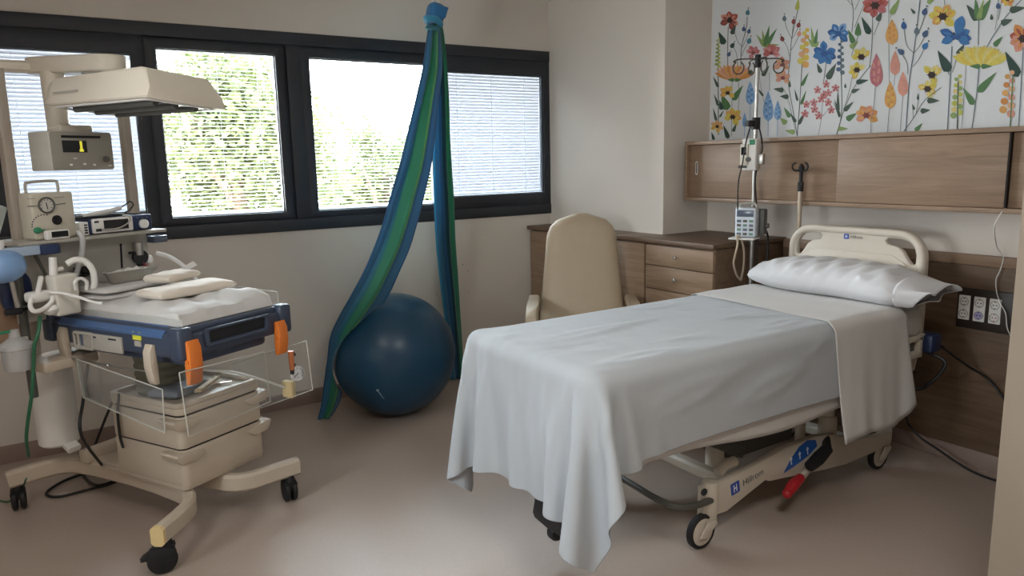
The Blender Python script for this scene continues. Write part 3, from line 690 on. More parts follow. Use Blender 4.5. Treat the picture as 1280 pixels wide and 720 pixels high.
# --- base legs
def leg(pts, name='base_leg'):
    m = W()
    P = [Vector(p) for p in pts]; S = []
    n = 8
    for i in range(len(P)-1):
        a, b, c, d = (P[i-1] if i else P[0]*2-P[1]), P[i], P[i+1], (P[i+2] if i+2 < len(P) else P[-1]*2-P[-2])
        for j in range(n):
            t = j/n; S.append(.5*((2*b)+(c-a)*t+(2*a-5*b+4*c-d)*t*t+(3*b-a-3*c+d)*t**3))
    S.append(P[-1]); m.bar(S, .052, .078)
    return m.build(name, BEIGE, wm)
zl = .165
l1 = leg([(-.035, -.01, zl), (.10, .045, zl), (.19, .10, zl), (.235, .20, zl+.01), (.245, .5, zl+.02), (.235, .82, zl+.02), (.20, .96, zl+.02), (.12, 1.04, zl+.01), (-.0, 1.10, zl-.005), (.02, 1.10, zl-.005)][:-1])
l2 = leg([(.70, -.01, zl), (.57, .03, zl), (.46, .075, zl), (.40, .17, zl+.01), (.385, .5, zl+.02), (.40, .85, zl+.02), (.46, .98, zl+.01), (.57, 1.05, zl), (.70, 1.09, zl)])
m = W(); q = Vector((-.04, -.012, zl)); m.bar([(-.049, -.016, zl), (-.034, -.0095, zl)], .054, .08); m.build('end_cap', mat('yellowed_cap', '#dcc38e', .5), l1)
m = W(); m.cyl((.0, .985, zl+.02), (-.0, 1.0, zl+.02), .001); m.bm.clear()
m = W(); m.box((.22, .18, .19), (.41, .92, .235), .01); m.build('base_plate', BEIGE, wm)
def castor(x, y, yaw_, lever=False):
    f = WMX @ Matrix.Translation((x, y, 0)) @ Matrix.Rotation(yaw_, 4, 'Z')
    m = MB(f); m.lathe([(.001, .095), (.022, .095), (.024, .105), (.018, .132), (.001, .132)], seg=16)
    m.prism([(-.026, .098), (.03, .104), (.052, .085), (.058, .055), (.04, .052), (-.016, .06)], (0, -.03, 0), (1, 0, 0), (0, 0, 1), (0, .06, 0), 0, .006)
    if lever: m.prism([(-.03, .11), (.02, .115), (.085, .082), (.098, .068), (.06, .066), (-.02, .085)], (0, -.022, 0), (1, 0, 0), (0, 0, 1), (0, .044, 0), 0, .005)
    c = m.build('castor', BLACK, wm)
    for s in (-1, 1):
        m = MB(f); m.lathe([(.001, -.012), (.045, -.012), (.054, -.008), (.056, 0), (.054, .008), (.045, .012), (.001, .012)], (.022, s*.017, .056), (0, 1, 0), 28); m.build('wheel', BLACK, c)
castor(.0, .0, R(150), True); castor(.655, .0, R(60)); castor(.03, 1.09, R(60)); castor(.66, 1.08, R(60))
# --- drawer pedestal
m = W(); m.prism(rrect(.195, .125, .635, .60, .03, 5), (0, 0, .215), (1, 0, 0), (0, 1, 0), (0, 0, .032), 0, .008); m.prism(rrect(.21, .14, .62, .59, .03, 5), (0, 0, .24), (1, 0, 0), (0, 1, 0), (0, 0, .325)); m.build('pedestal', BEIGE, wm)
def pull(m, z):       # curved lips that stick out at both sides of a drawer
    for s, x in ((-1, .197), (1, .633)):
        m.prism([(0, .016), (s*.034, .016), (s*.038, .008), (s*.03, -.012), (s*.012, -.03), (-s*.06, -.034), (-s*.10, -.01), (-s*.10, .0)], (x, .106, z), (1, 0, 0), (0, 0, 1), (0, .11, 0), 0, .004)
for z0, z1 in ((.232, .392), (.400, .536)):
    m = W(); m.prism(rrect(.195, .118, .635, .58, .032, 6), (0, 0, z0), (1, 0, 0), (0, 1, 0), (0, 0, z1-z0), 0, .004); pull(m, z1-.02)
    d = m.build('drawer', BEIGE, wm)
    m = W(); m.prism(rrect(.203, .126, .627, .572, .03, 5), (0, 0, z1), (1, 0, 0), (0, 1, 0), (0, 0, .009)); m.build('drawer_gap', DARKGAP, d)
m = W(); m.prism(rrect(.195, .118, .635, .58, .032, 6), (0, 0, .545), (1, 0, 0), (0, 1, 0), (0, 0, .03), 0, .004)
m.prism(rrect(.195, .118, .635, .58, .032, 6), (0, 0, .575), (1, 0, 0), (0, 1, 0), (0, 0, .022), 0, .004, [rrect(.215, .14, .615, .56, .03, 6)])
m.build('top_tray', BEIGE, wm)
# --- bellows column
m = W(); prof = []
for i in range(15): z = .575+i*.018; prof.append((.105 if i % 2 else .098, z))
m.lathe([(.001, .575)]+prof+[(.001, .83)], (.36, .44, 0), seg=32); m.build('bellows_column', OLIVE, wm)
# --- cot tray
U0, U1, V0, V1, Z0, Z1 = .085, .635, -.085, .785, .835, .952
m = W()
m.prism(rrect(U0, V0, U1, V1, .035, 5), (0, 0, Z0), (1, 0, 0), (0, 1, 0), (0, 0, Z1-Z0-.022), 0, .012, seg=3)
m.prism(rrect(U0+.015, V0+.015, U1-.015, V1-.015, .03, 5), (0, 0, Z1-.03), (1, 0, 0), (0, 1, 0), (0, 0, .03), 0, .01, seg=3)
m.prism(rrect(U0+.06, V0+.05, U1-.06, V1-.05, .06, 5), (0, 0, Z0-.045), (1, 0, 0), (0, 1, 0), (0, 0, .05), 0, .012)
tray = m.build('cot_tray', BLUET, wm)
for x, y in ((U0+.02, V0+.02), (U1-.02, V0+.02), (U0+.02, V1-.02), (U1-.02, V1-.02)):
    m = W(); m.box((x-.033, y-.033, Z0-.004), (x+.033, y+.033, Z1+.006), .014, 3); m.build('corner_block', BLUET, tray)
# sloped sill along the long side
m = W(); m.prism([(U0-.004, Z1-.040), (U0-.004, Z1-.03), (U0+.03, Z1+.004), (U0+.03, Z1-.04)], (0, V0+.1, 0), (1, 0, 0), (0, 0, 1), (0, V1-V0-.2, 0), 0, .003); m.build('side_sill', mat('navy_sill', '#48638c', .3), tray)
# front grip slot
m = W(); m.prism(rrect(.19, .862, .52, .936, .012, 3), (0, V0-.014, 0), (1, 0, 0), (0, 0, 1), (0, .02, 0), 0, .004, [rrect(.21, .879, .497, .925, .008, 3)]); gf = m.build('front_grip', BLUET, tray)
m = W(); m.box((.205, V0-.002, .875), (.50, V0+.0, .928)); m.build('grip_slot', BLACK, gf)
# control plate on the long side
a = lat(97, 412, 0, U0); b = lat(156, 450, 0, U0)
v0, v1, z0, z1 = .262, .575, .806, .895
m = W(); m.box((U0-.010, v0, z0+.04-.02), (U0+.002, .50, z1), .004); cp = m.build('control_plate', GREYP, tray)
m = W(); m.prism(rrect(.44, .822, .572, .898, .014, 4), (U0-.016, 0, 0), (0, 1, 0), (0, 0, 1), (.014, 0, 0), 0, .003, [rrect(.545, .836, .563, .886, .006, 3), rrect(.45, .836, .535, .886, .008, 3)]); m.build('handle_frame', GREYP, cp)
m = W(); m.box((U0-.008, .452, .838), (U0, .534, .884), m=0); m.box((U0-.013, .497, .838), (U0-.006, .505, .884), m=1); m.build('display', [SCREENB, GREYP], cp)
m = W(); 
for vv, zz, ww in ((.42, .878, .025), (.29, .879, .05)): m.box((U0-.0108, vv, zz), (U0-.0095, vv+ww, zz+.007))
m.build('plate_marks', INK, cp)
q = lat(170, 424, 0, U0-.006)
m = W(); m.box((U0-.0025, q.y-.026, q.z-.004), (U0+.001, q.y+.026, q.z+.028)); m.box((U0-.003, q.y-.012, q.z+.016), (U0-.002, q.y+.012, q.z+.0282), m=1); m.box((U0-.0025, q.y-.022, q.z-.030), (U0+.001, q.y+.018, q.z-.008), m=2); m.build('warning_label', [YELLOW, BLUET, GREYP], tray)
# steel side rod
m = W(); m.tube([(U0-.012, .66, .775), (U0-.012, .30, .77), (U0-.012, .08, .775)], .004, 8); m.ell((U0-.014, .36, .772), (.008, .012, .008)); m.build('side_rod', STEEL, tray)
# hinge clips
def clip(c0, c1, w_, d_, ax, material, name):
    # from top point c0 to bottom point c1 on the outside of the tray
    c0 = Vector(c0); c1 = Vector(c1); n = Vector((-1, 0, 0)) if ax == 0 else Vector((0, -1, 0)); s = Vector((0, 1, 0)) if ax == 0 else Vector((1, 0, 0))
    m = W(); z0_, z1_ = c0.z, c1.z; h = z0_-z1_
    m.prism([(.0, 0), (d_*.5, .004), (d_, -.025*1), (d_*1.05, -h*.55), (d_*.7, -h*.92), (d_*.45, -h), (-.004, -h), (-.002, -h*.6)], c0-s*w_/2, n, (c1-c0)*(1/-(h)) if h else (0, 0, 1), s*w_, 0, .005)
    m.cyl(c0-s*(w_/2+.004)+Vector((0, 0, -h*.45))+n*d_*.5, c0+s*(w_/2+.004)+Vector((0, 0, -h*.45))+n*d_*.5, .009, seg=12)
    return m.build(name, material, tray)
clip((U0, .645, .902), (U0-.0, .645, .755), .045, .028, 0, BEIGE, 'hinge_clip')
clip((U0, .085, .882), (U0-.0, .085, .725), .045, .028, 0, BEIGE, 'hinge_clip')
clip((.125, V0, .905), (.125, V0, .735), .058, .030, 1, ORANGE, 'orange_clip')
clip((.575, V0, .890), (.575, V0, .745), .052, .030, 1, ORANGE, 'orange_clip')
clip((.44, V0+.3, .835), (.44, V0+.3, .74), .05, .026, 1, mat('amber_clip', '#cdb88a', .45), 'hinge_clip')
m = W(); q = Vector((.612, V0-.026, .70)); m.cyl((q.x, q.y, .75), (q.x, q.y, .665), .013, .011, 14); m.cyl((q.x, q.y, .665), (q.x, q.y, .645), .009, seg=12, m=1); m.build('orange_connector', [mat('brown_plastic', '#b0683c', .45), BLACK], tray)
# --- clear side walls folded down
def acrylic(name, quad, th, edges=True):
    m = W(); q = [Vector(v) for v in quad]; n = (q[1]-q[0]).cross(q[3]-q[0]).normalized()*th
    v = [p-n*.5 for p in q]+[p+n*.5 for p in q]
    m.quad_mesh(v, [(0, 1, 2, 3), (7, 6, 5, 4), (0, 4, 5, 1), (1, 5, 6, 2), (2, 6, 7, 3), (3, 7, 4, 0)])
    o = m.build(name, ACRYL, wm, flat=True)
    m = W()
    for i in range(4): m.tube([q[i], q[(i+1) % 4]], th*.48, 6, smooth=False)
    m.build('panel_edge', ACRED, o); return o
acrylic('folded_side_panel', [lat(96, 449, 0, .05), lat(203, 487, 0, .05), lat(206, 541, 0, .05), lat(104, 497, 0, .05)], .005)
acrylic('folded_front_panel', [lat(224, 466, 1, -.115), lat(330, 440, 1, -.13), lat(338, 502, 1, -.13), lat(236, 546, 1, -.115)], .005)
acrylic('folded_right_panel', [lat(290, 455, 0, .66), lat(383, 426, 0, .69), lat(391, 487, 0, .69), lat(326, 510, 0, .68)], .005)
m = W(); m.tube([lat(253, 462, 1, .1), lat(300, 467, 1, .05), lat(356, 484, 1, 0)], .006, 8); m.build('clear_rod', ACRED, wm)
q = lat(362, 487, 0, .69); clipq = W(); clipq.box((q.x-.02, q.y-.03, q.z-.035), (q.x+.014, q.y+.03, q.z+.045), .008); clipq.build('hinge_clip', mat('amber_clip', '#cdb88a', .45), wm)
# upright clear walls round the cot mattress
acrylic('upright_side_panel', [(U1-.02, V0+.03, .95), (U1-.02, V0+.03, 1.012), (U1-.02, V1-.05, 1.04), (U1-.02, V1-.05, .95)], .005)
acrylic('upright_front_panel', [(U0+.03, V0+.02, .95), (U0+.03, V0+.02, .985), (U0+.03, V1-.05, .985), (U0+.03, V1-.05, .95)], .004)
# --- round dial on the folded right panel
g = thing('pressure_dial', 'small white round dial hanging at the right front corner of the warmer', 'dial', WMX @ Vector((.66, -.14, .6)), WR)
q = lat(372, 467, 0, .672); nrm = (WMI.to_3x3() @ (CAM-WMX @ q)).normalized(); nrm = Vector((-.35, -.9, .1)).normalized()
m = W(); m.lathe([(.001, -.012), (.03, -.012), (.033, -.004), (.033, .002), (.030, .003)], q, nrm, 28); m.build('dial_case', WHITEP, g)
m = W(); m.lathe([(.001, .0022), (.0295, .0022), (.0295, .0030), (.001, .0030)], q, nrm, 28); sx_ = nrm.cross(Vector((0, 0, 1))).normalized(); sy_ = sx_.cross(nrm)
m.bar([q+nrm*.0034-sx_*.004+sy_*.004, q+nrm*.0034+sx_*.018-sy_*.012], .003, .001, 1, upv=nrm)
for k in range(9):
    a = R(-40+k*32); c, s = math.cos(a), math.sin(a); m.bar([q+nrm*.0033+(sx_*c+sy_*s)*.021, q+nrm*.0033+(sx_*c+sy_*s)*.027], .002, .001, 1, upv=nrm)
m.build('dial_face', [WINK, INK], g)
m = W(); 
for py in (443, 456): p_ = lat(366, py, 0, .668); m.lathe([(.001, -.014), (.011, -.014), (.012, 0), (.009, .012), (.001, .013)], p_, nrm, 16)
m.build('black_valve', BLACK, g)
# --- posts, back board
PV = .80
for u in (.033, .567):
    m = W(); m.prism(rrect(u-.022, PV-.02, u+.022, PV+.025, .010, 4), (0, 0, .23 if u > .1 else .74), (1, 0, 0), (0, 1, 0), (0, 0, 1.97-(.23 if u > .1 else .74)), 0, .003); m.build('post', POSTM, wm)
m = W(); m.box((.19, PV-.01, .22), (.60, PV+.05, .28), .01); m.build('post_foot', BEIGE, wm)
m = W(); m.prism([(-.035, .93), (.585, .93), (.585, 1.258), (.45, 1.262), (-.035, 1.262)], (0, PV-.05, 0), (1, 0, 0), (0, 0, 1), (0, .022, 0), 0, .006); bb = m.build('back_board', mat('grey_board', '#b9b5ac', .45), wm)
m = W(); m.box((-.07, .62, 1.262), (.60, PV+.08, 1.276), .004); m.box((.588, .70, 1.205), (.66, .76, 1.238), .004, m=1); m.build('equipment_shelf', [GREYP, SCREENB], wm)
m = W(); a = lat(151, 306, 1, PV-.052); b = lat(152.5, 335, 1, PV-.052); m.tube([a, b], .0045, 8, smooth=False); m.ell(a, (.006, .006, .006)); m.build('slot', BLACK, bb)
# --- heater: swing arm, bracket, hood
m = W(); za = 1.995
m.bar([(-.12, 1.0, za), (.14, .905, za), (.27, .84, za)], .06, .05); m.build('swing_arm', IVORY, wm)
m = W(); p0 = Vector((.25, .86, 0)); p1 = Vector((.37, .585, 0)); d = (p1-p0).normalized(); s = Vector((-d.y, d.x, 0)); pts = []
for k in range(13): a = R(90+180*k/12); v = p0+d*math.cos(a)*.06+s*math.sin(a)*.06; pts.append((v.x, v.y))
for k in range(13): a = R(-90+180*k/12); v = p1+d*math.cos(a)*.075+s*math.sin(a)*.075; pts.append((v.x, v.y))
m.prism(pts, (0, 0, za-.028), (1, 0, 0), (0, 1, 0), (0, 0, .07), 0, .01, seg=3); br = m.build('arm_bracket', IVORY, wm)
m = W(); m.cyl((.33, .64, 1.90), (.33, .64, 1.975), .04, seg=24); m.build('swivel', GREYP, br)
m = W(); m.cyl((.255, .80, 1.735), (.255, .80, 1.975), .043, .047, 24); m.build('drop_column', IVORY, br)
# hood
m = W()
def hring(v, u0, u1, zb, zt, c): return [(u0+.004, v, zb), (u0, v, zb+.006), (u0+c*.8, v, zt-.008), (u0+c, v, zt), (u1-c, v, zt), (u1-c*.8, v, zt-.008), (u1, v, zb+.006), (u1-.004, v, zb)]
m.ring_loft([hring(.65, .125, .435, 1.815, 1.870, .02), hring(.62, .105, .455, 1.805, 1.895, .03), hring(.58, .10, .46, 1.803, 1.912, .035), hring(.05, .10, .46, 1.800, 1.918, .04), hring(.03, .10, .46, 1.800, 1.912, .045), hring(-.012, .105, .455, 1.800, 1.842, .015), hring(-.016, .12, .44, 1.797, 1.818, .01)])
for v_ in m.bm.verts: v_.co.z += (.28-v_.co.x)*.075      # the hood hangs slightly tilted
hood = m.build('heater_hood', IVORY, wm, angle=25)
m = W(); m.prism(rrect(.125, .02, .435, .60, .02, 3), (0, 0, 1.795), (1, 0, 0), (0, 1, 0), (0, 0, .012), 0, .003, [rrect(.14, .035, .42, .585, .015, 3)])
for v_ in m.bm.verts: v_.co.z += (.28-v_.co.x)*.075
m.build('hood_rim', WHITEP, hood)
m = W(); m.box((.14, .035, 1.798), (.42, .585, 1.801))
for v_ in m.bm.verts: v_.co.z += (.28-v_.co.x)*.075
m.build('reflector', mat('reflector_metal', '#8d8f98', .12, metal=1), hood)
for k in range(3):
    m = W(); zt_ = 1.795+(.09-k*.09)*.075; m.cyl((.19+k*.09, .06, zt_), (.19+k*.09, .56, zt_), .012, seg=12); m.build('heater_tube', GREYD, hood)
text_u = lat(95, 113, 0, .10)
m = W(); m.box((.1035, .40, 1.858), (.1065, .56, 1.866)); m.build('hood_mark', GREYP, hood)
# --- controller box under the hood
c0u, c1u, cv0, cv1, cz0, cz1 = .10, .372, .62, .765, 1.557, 1.717
m = W(); m.box((c0u, cv0, cz0), (c1u, cv1, cz1), .006, 3); cb = m.build('controller_box', mat('controller_grey', '#c0bdb4', .4), wm)
m = W(); m.cyl((.255, .80, 1.70), (.255, .745, 1.74), .03); m.box((.19, .68, cz1-.002), (.33, .78, cz1+.03), .006); m.build('mount', IVORY, cb)
m = W(); m.prism(rrect(c0u+.004, cz0+.004, c1u-.004, cz1-.004, .008, 3), (0, cv0-.006, 0), (1, 0, 0), (0, 0, 1), (0, .008, 0), 0, .002); fp = m.build('front_panel', mat('controller_panel', '#989489', .45), cb)
def fbox(par, name, px0, py0, px1, py1, material, dd=.003, yy=None):
    a = lat(px0, py0, 1, cv0-.006); b = lat(px1, py1, 1, cv0-.006)
    m = W(); m.box((min(a.x, b.x), cv0-.006-dd, min(a.z, b.z)), (max(a.x, b.x), cv0-.005, max(a.z, b.z))); return m.build(name, material, par)
fbox(fp, 'slot', 76, 169, 125, 173, BLACK); sc_ = fbox(fp, 'screen', 77, 175.5, 109, 190.5, SCREEN)
m = W(); a = lat(101.5, 183, 1, cv0-.009); m.prism([(-.005, .022), (.005, .022), (.005, -.010), (.009, -.014), (.009, -.022), (-.009, -.022), (-.009, -.014), (-.005, -.010)], (a.x, cv0-.0092, a.z), (1, 0, 0), (0, 0, 1), (0, -.0008, 0)); m.build('thermometer_icon', LEDY, sc_)
m = W(); a = lat(132, 199, 1, cv0-.006); m.lathe([(.001, .0), (.013, 0), (.012, .012), (.001, .013)], (a.x, cv0-.006, a.z), (0, -1, 0), 18)
m.build('knob', GREYD, fp)
m = W()
for px_, py_ in ((89, 206), (106, 205), (118, 206)): a = lat(px_, py_, 1, cv0-.006); m.box((a.x-.006, cv0-.008, a.z-.004), (a.x+.006, cv0-.005, a.z+.004))
for px_, py_ in ((94, 198), (138, 207)): a = lat(px_, py_, 1, cv0-.006); m.box((a.x-.008, cv0-.0068, a.z-.002), (a.x+.008, cv0-.005, a.z+.002))
m.build('button_row', WHITEP, fp)
# --- white rear cylinder
m = W(); m.lathe([(.001, .315), (.075, .315), (.085, .325), (.085, .66), (.08, .70), (.05, .72), (.001, .725)], (.16, .93, 0), seg=28); m.bar([(.16, .93, .36), (.16, .82, .30)], .06, .03); m.build('gas_cylinder', WHITEP, wm)
# left rear rail under the shelf
m = W(); m.box((-.16, .60, 1.225), (.02, .66, 1.262), .006, m=0); m.box((.0, .585, 1.222), (.075, .66, 1.262), .006, m=1); m.build('accessory_rail', [mat('pale_blue_rail', '#a9bbd0', .4), DBLUE], wm)
m = W(); m.tube([(.012, .66, 1.22), (.07, .66, 1.05), (.09, .66, .95)], .007, 8, smooth=False); m.tube([(-.035, .72, 1.22), (-.035, .72, .62)], .017, 10, smooth=False); m.build('rail_strut', GREYD, wm)
m = W(); m.box((-.045, .60, .735), (.19, .80, .78), .01); m.build('cylinder_bracket', BEIGE, wm)

# ------------------------------------------------------------------ things on the warmer
# cot mattress
m = W(); nx, ny = 36, 44; G = []
def mat_pt(i, j, top):
    a = -1+2*i/nx; b = -1+2*j/ny
    e = (1-max(abs(a), abs(b))**8)
    x = .365+.245*a; y = .345+.385*b
    h = .955+.066*max(e, 0)**.4 + .006*math.sin(9*x*3+y*17)*e + .006*math.sin(y*31+x*11)*e + .004*math.sin(x*60-y*20)*e + .016*max(0, a)*e
    return (x, y, h if top else .9535)
m.grid([[mat_pt(i, j, True) for j in range(ny+1)] for i in range(nx+1)]); m.grid([[mat_pt(i, j, False) for j in range(ny+1)] for i in range(nx+1)])
bmesh.ops.remove_doubles(m.bm, verts=m.bm.verts, dist=.0012)
tag(m.build('cot_mattress', SHEETW), 'small white-covered mattress in the navy tray of the infant warmer', 'mattress')
# folded towels
def folded(name, c, l, w_, h, rot, label, layers=2, bump=.004, seed=0, material=None):
    f = WMX @ Matrix.Translation(c) @ Matrix.Rotation(rot, 4, 'Z'); m = MB(f); rnd = random.Random(seed)
    for k in range(layers):
        zz = h*k/layers; hh = h/layers*.94; rings = []
        for i in range(25):
            t = -1+2*i/24; e = (1-abs(t)**6)**.3 if abs(t) < 1 else .05
            row = []
            for j in range(28):
                a = 2*PI*j/28; cc, s = math.cos(a), math.sin(a)
                y = w_/2*math.copysign(abs(cc)**.35, cc)*(.97+.03*e); z = hh/2*math.copysign(abs(s)**.6, s)*max(e, .25)
                row.append((l/2*t, y*(1-.04*k)+.003*math.sin(t*5+k), zz+hh/2+z+bump*.5*math.sin(t*7+y*30+k*2)*(1 if s > 0 else .1)))
            rings.append(row)
        m.ring_loft(rings)
    return tag(m.build(name, material or mat('towel_cotton', '#ddd2c4', .9, bump=.3, bscale=220, sheen=.3), angle=180), label, 'towel', None)
folded('folded_blanket', (.31, .545, 1.018), .36, .24, .05, R(3), 'white folded cloth under the steel kidney dish at the back of the warmer mattress', 2, seed=8, material=SHEETW)
folded('folded_towel', (.375, .22, 1.026), .37, .17, .048, R(-3), 'long folded cream towel lying on the infant warmer mattress', 1)
folded('folded_cloth', (.42, .37, 1.068), .21, .13, .042, R(15), 'small folded cream cloth behind the long towel on the warmer mattress', 1, seed=3)
# kidney dish
m = W(); c = Vector((.335, .56, 1.07)); rings = []
for k, (sc, z) in enumerate(((.72, .0), (.80, .012), (.93, .035), (1.0, .048), (1.05, .051), (1.0, .046), (.92, .034), (.77, .012), (.68, .006))):
    row = []
    for j in range(40):
        a = 2*PI*j/40; x = .125*math.cos(a)*sc; y = .052*math.sin(a)*sc; y += .035*(x/.125)**2
        row.append((c.x+x, c.y-y, c.z+z))
    rings.append(row)
m.ring_loft(rings, cap=True); tag(m.build('kidney_dish', mat('dull_steel', '#a9a59c', .35, metal=.5)), 'steel kidney dish lying on a folded cloth in front of the grey back board', 'kidney dish')
m = W(); m.grid([[(c.x-.085+.17*i/10, c.y-.03+.075*j/5, c.z+.040+.010*math.sin(i*1.3+j*2.1)+.008*math.sin(j*3+i)) for j in range(6)] for i in range(11)]); tag(m.build('crumpled_wrapper', WHITEP, solid=.001), 'crumpled white wrapper lying in the steel kidney dish', 'wrapper')
# white band / strip tube on right
cable('corrugated_tube', [WMX @ lat(195, 316, 1, .72), WMX @ lat(212, 321, 1, .68), WMX @ lat(230, 333, 1, .60), WMX @ lat(246, 350, 1, .55)], .010, WHITEP, 'white hose curving down to the warmer mattress right of the kidney dish', 'hose')
m = W(); a = lat(222, 341, 1, .60); b = lat(244, 329, 1, .60); m.bar([a, b], .03, .003, upv=(.2, -.6, .75)); tag(m.build('name_card', WHITEP), 'small white card sticking up beside the white hose on the warmer', 'card')
# laryngoscope / clamp device on the back board
t = thing('suction_regulator', 'black and steel regulator with red tab on the grey back board above the kidney dish', 'regulator', WMX @ Vector((.55, .70, 1.0)), WR)
q = lat(174, 320, 1, .71)
m = W(); m.cyl((q.x, .71, q.z+.005), (q.x, .71, q.z+.065), .020, .022, 18); m.build('metal_cap', STEEL, t)
m = W(); m.lathe([(.001, -.02), (.03, -.02), (.034, -.01), (.034, .012), (.001, .014)], (q.x+.004, .71, q.z-.005), (-.2, -1, 0), 22); m.tube([(q.x-.05, .71, q.z+.02), (q.x+.02, .71, q.z+.015)], .006, 8); m.tube([(q.x, .725, q.z-.02), (q.x+.02, .725, q.z-.075)], .012, 10); m.build('valve_body', BLACK, t)
m = W(); m.bar([(q.x+.01, .705, q.z-.03), (q.x+.045, .705, q.z-.078)], .018, .012); m.build('red_tab', mat('red_tab', '#a24a58', .5), t)
m = W(); m.ell((q.x+.045, .70, q.z-.02), (.016, .014, .02)); m.build('white_plug', WHITEP, t)
# gauge box on the left post
gb = thing('resuscitator_box', 'cream resuscitator box with round gauge and carry handle, left of the dark monitor', 'medical device', WMX @ Vector((.1, .7, 1.276)), WR)
gu0, gu1, gv0, gz0, gz1 = .018, .195, .655, 1.277, 1.470
m = W(); m.box((gu0, gv0, gz0), (gu1, .75, gz1), .012, 3); m.build('case', mat('cream_case', '#c9c3b3', .4), gb)
m = W(); m.tube([(gu0+.012, .70, gz1-.004), (gu0+.012, .70, gz1+.03), (gu0+.028, .70, gz1+.042), (gu1-.05, .70, gz1+.045), (gu1-.035, .70, gz1+.034), (gu1-.035, .70, gz1-.004)], .006, 10); m.build('carry_handle', GREYP, gb)
def gface(px, py): p_ = lat(px, py, 1, gv0); return Vector((p_.x, gv0, p_.z))
q = gface(57.5, 256.5)
m = W(); m.lathe([(.027, 0), (.033, 0), (.034, .008), (.031, .011), (.028, .008)], q, (0, -1, 0), 28, 0, True); m.lathe([(.001, .002), (.028, .002), (.028, .004), (.001, .004)], q, (0, -1, 0), 28, 1)
m.bar([(q.x-.002, gv0-.0055, q.z+.012), (q.x+.002, gv0-.0055, q.z-.016)], .003, .002, 2, upv=(0, -1, 0)); 
for k in range(8):
    a = R(-30+k*34); m.bar([(q.x+math.cos(a)*.019, gv0-.0045, q.z+math.sin(a)*.019), (q.x+math.cos(a)*.025, gv0-.0045, q.z+math.sin(a)*.025)], .0025, .001, 2, upv=(0, -1, 0))
m.build('gauge', [GREYD, mat('gauge_face', '#d2d0c8', .4), INK], gb)
q = gface(71, 275); m = W(); m.lathe([(.001, .018), (.012, .018), (.013, .004), (.020, .004), (.020, 0), (.001, 0)][::-1], q, (0, -1, 0), 22); m.build('black_knob', BLACK, gb)
q = gface(46, 288); m = W(); m.ell((q.x, gv0-.006, q.z), (.017, .010, .013)); m.cyl((q.x, gv0-.004, q.z), (q.x+.03, gv0-.006, q.z-.002), .003, seg=8); m.build('green_port', GREEN, gb)
m = W()
for pts in (((34, 258), (47, 257.5)), ((69, 256), (82, 254)), ((34, 248.5), (44, 248)), ((67, 247), (80, 246))):
    a, b = gface(*pts[0]), gface(*pts[1]); m.bar([a+Vector((0, -.001, 0)), b+Vector((0, -.001, 0))], .003 if pts[0][1] > 250 else .0015, .001, upv=(0, -1, 0))
for k in range(9):
    a = R(180-k*13); q = gface(56, 279); m.ell((q.x+.052*math.cos(a), gv0-.0005, q.z+.045*math.sin(a)-.01), (.003, .001, .003), u=8, v=6)
m.build('face_marks', INK, gb)
# small display in front of the box
t = thing('oximeter_display', 'small white display unit with dark screen in front of the resuscitator box', 'medical device', WMX @ Vector((.17, .63, 1.276)), WR)
a = lat(60, 303, 1, .62); b = lat(87, 286, 1, .62)
m = W(); m.box((a.x, .62, 1.2765), (b.x, .648, b.z), .006, 3); m.build('case', WHITEP, t)
a = lat(65.5, 297, 1, .617); b = lat(85, 288, 1, .617); m = W(); m.box((a.x, .6165, a.z), (b.x, .621, b.z)); m.build('screen', SCREEN, t)
# monitor
t = thing('patient_monitor', 'compact monitor with dark screen, navy side and round white knob on the warmer shelf', 'monitor', WMX @ Vector((.40, .7, 1.276)), WR)
def mf(px, py): p_ = lat(px, py, 1, .655); return Vector((p_.x, .655, p_.z))
a = mf(108, 297); b = mf(160, 273); e = mf(180, 273)
mz0, mz1 = 1.2775, 1.348
m = W(); m.box((.255, .66, mz0), (.555, .77, mz1), .006, 3); m.build('case', DBLUE, t)
m = W(); m.prism(rrect(.262, mz0+.004, .452, mz1-.002, .006, 3), (0, .651, 0), (1, 0, 0), (0, 0, 1), (0, .012, 0), 0, .002); fp = m.build('front_frame', WHITEP, t)
m = W(); m.box((.312, .6485, mz0+.015), (.428, .652, mz1-.012)); m.build('screen', SCREEN, fp)
m = W(); m.box((.274, .6495, mz0+.012), (.30, .652, mz0+.024)); m.box((.27, .6497, mz1-.02), (.29, .652, mz1-.012)); m.build('port', INK, fp)
m = W(); m.lathe([(.001, .018), (.017, .018), (.021, .014), (.021, 0), (.001, 0)][::-1], (.508, .66, mz0+.028), (0, -1, 0), 24); m.build('dial_knob', WHITEP, t)
m = W(); 
for k in range(3): m.box((.475+k*.024, .657, mz1-.016), (.487+k*.024, .661, mz1-.009))
m.build('button', SCREENB, t)
t2 = thing('connector_block', 'small white connector block with black sockets left of the dark monitor', 'medical device', WMX @ Vector((.22, .68, 1.276)), WR)
m = W(); m.box((.212, .665, 1.277), (.252, .74, 1.335), .004); m.build('case', WHITEP, t2)
m = W(); 
for k in range(4): m.box((.232, .6635, 1.285+k*.011), (.246, .666, 1.292+k*.011), .001)
m.build('socket', BLACK, t2)
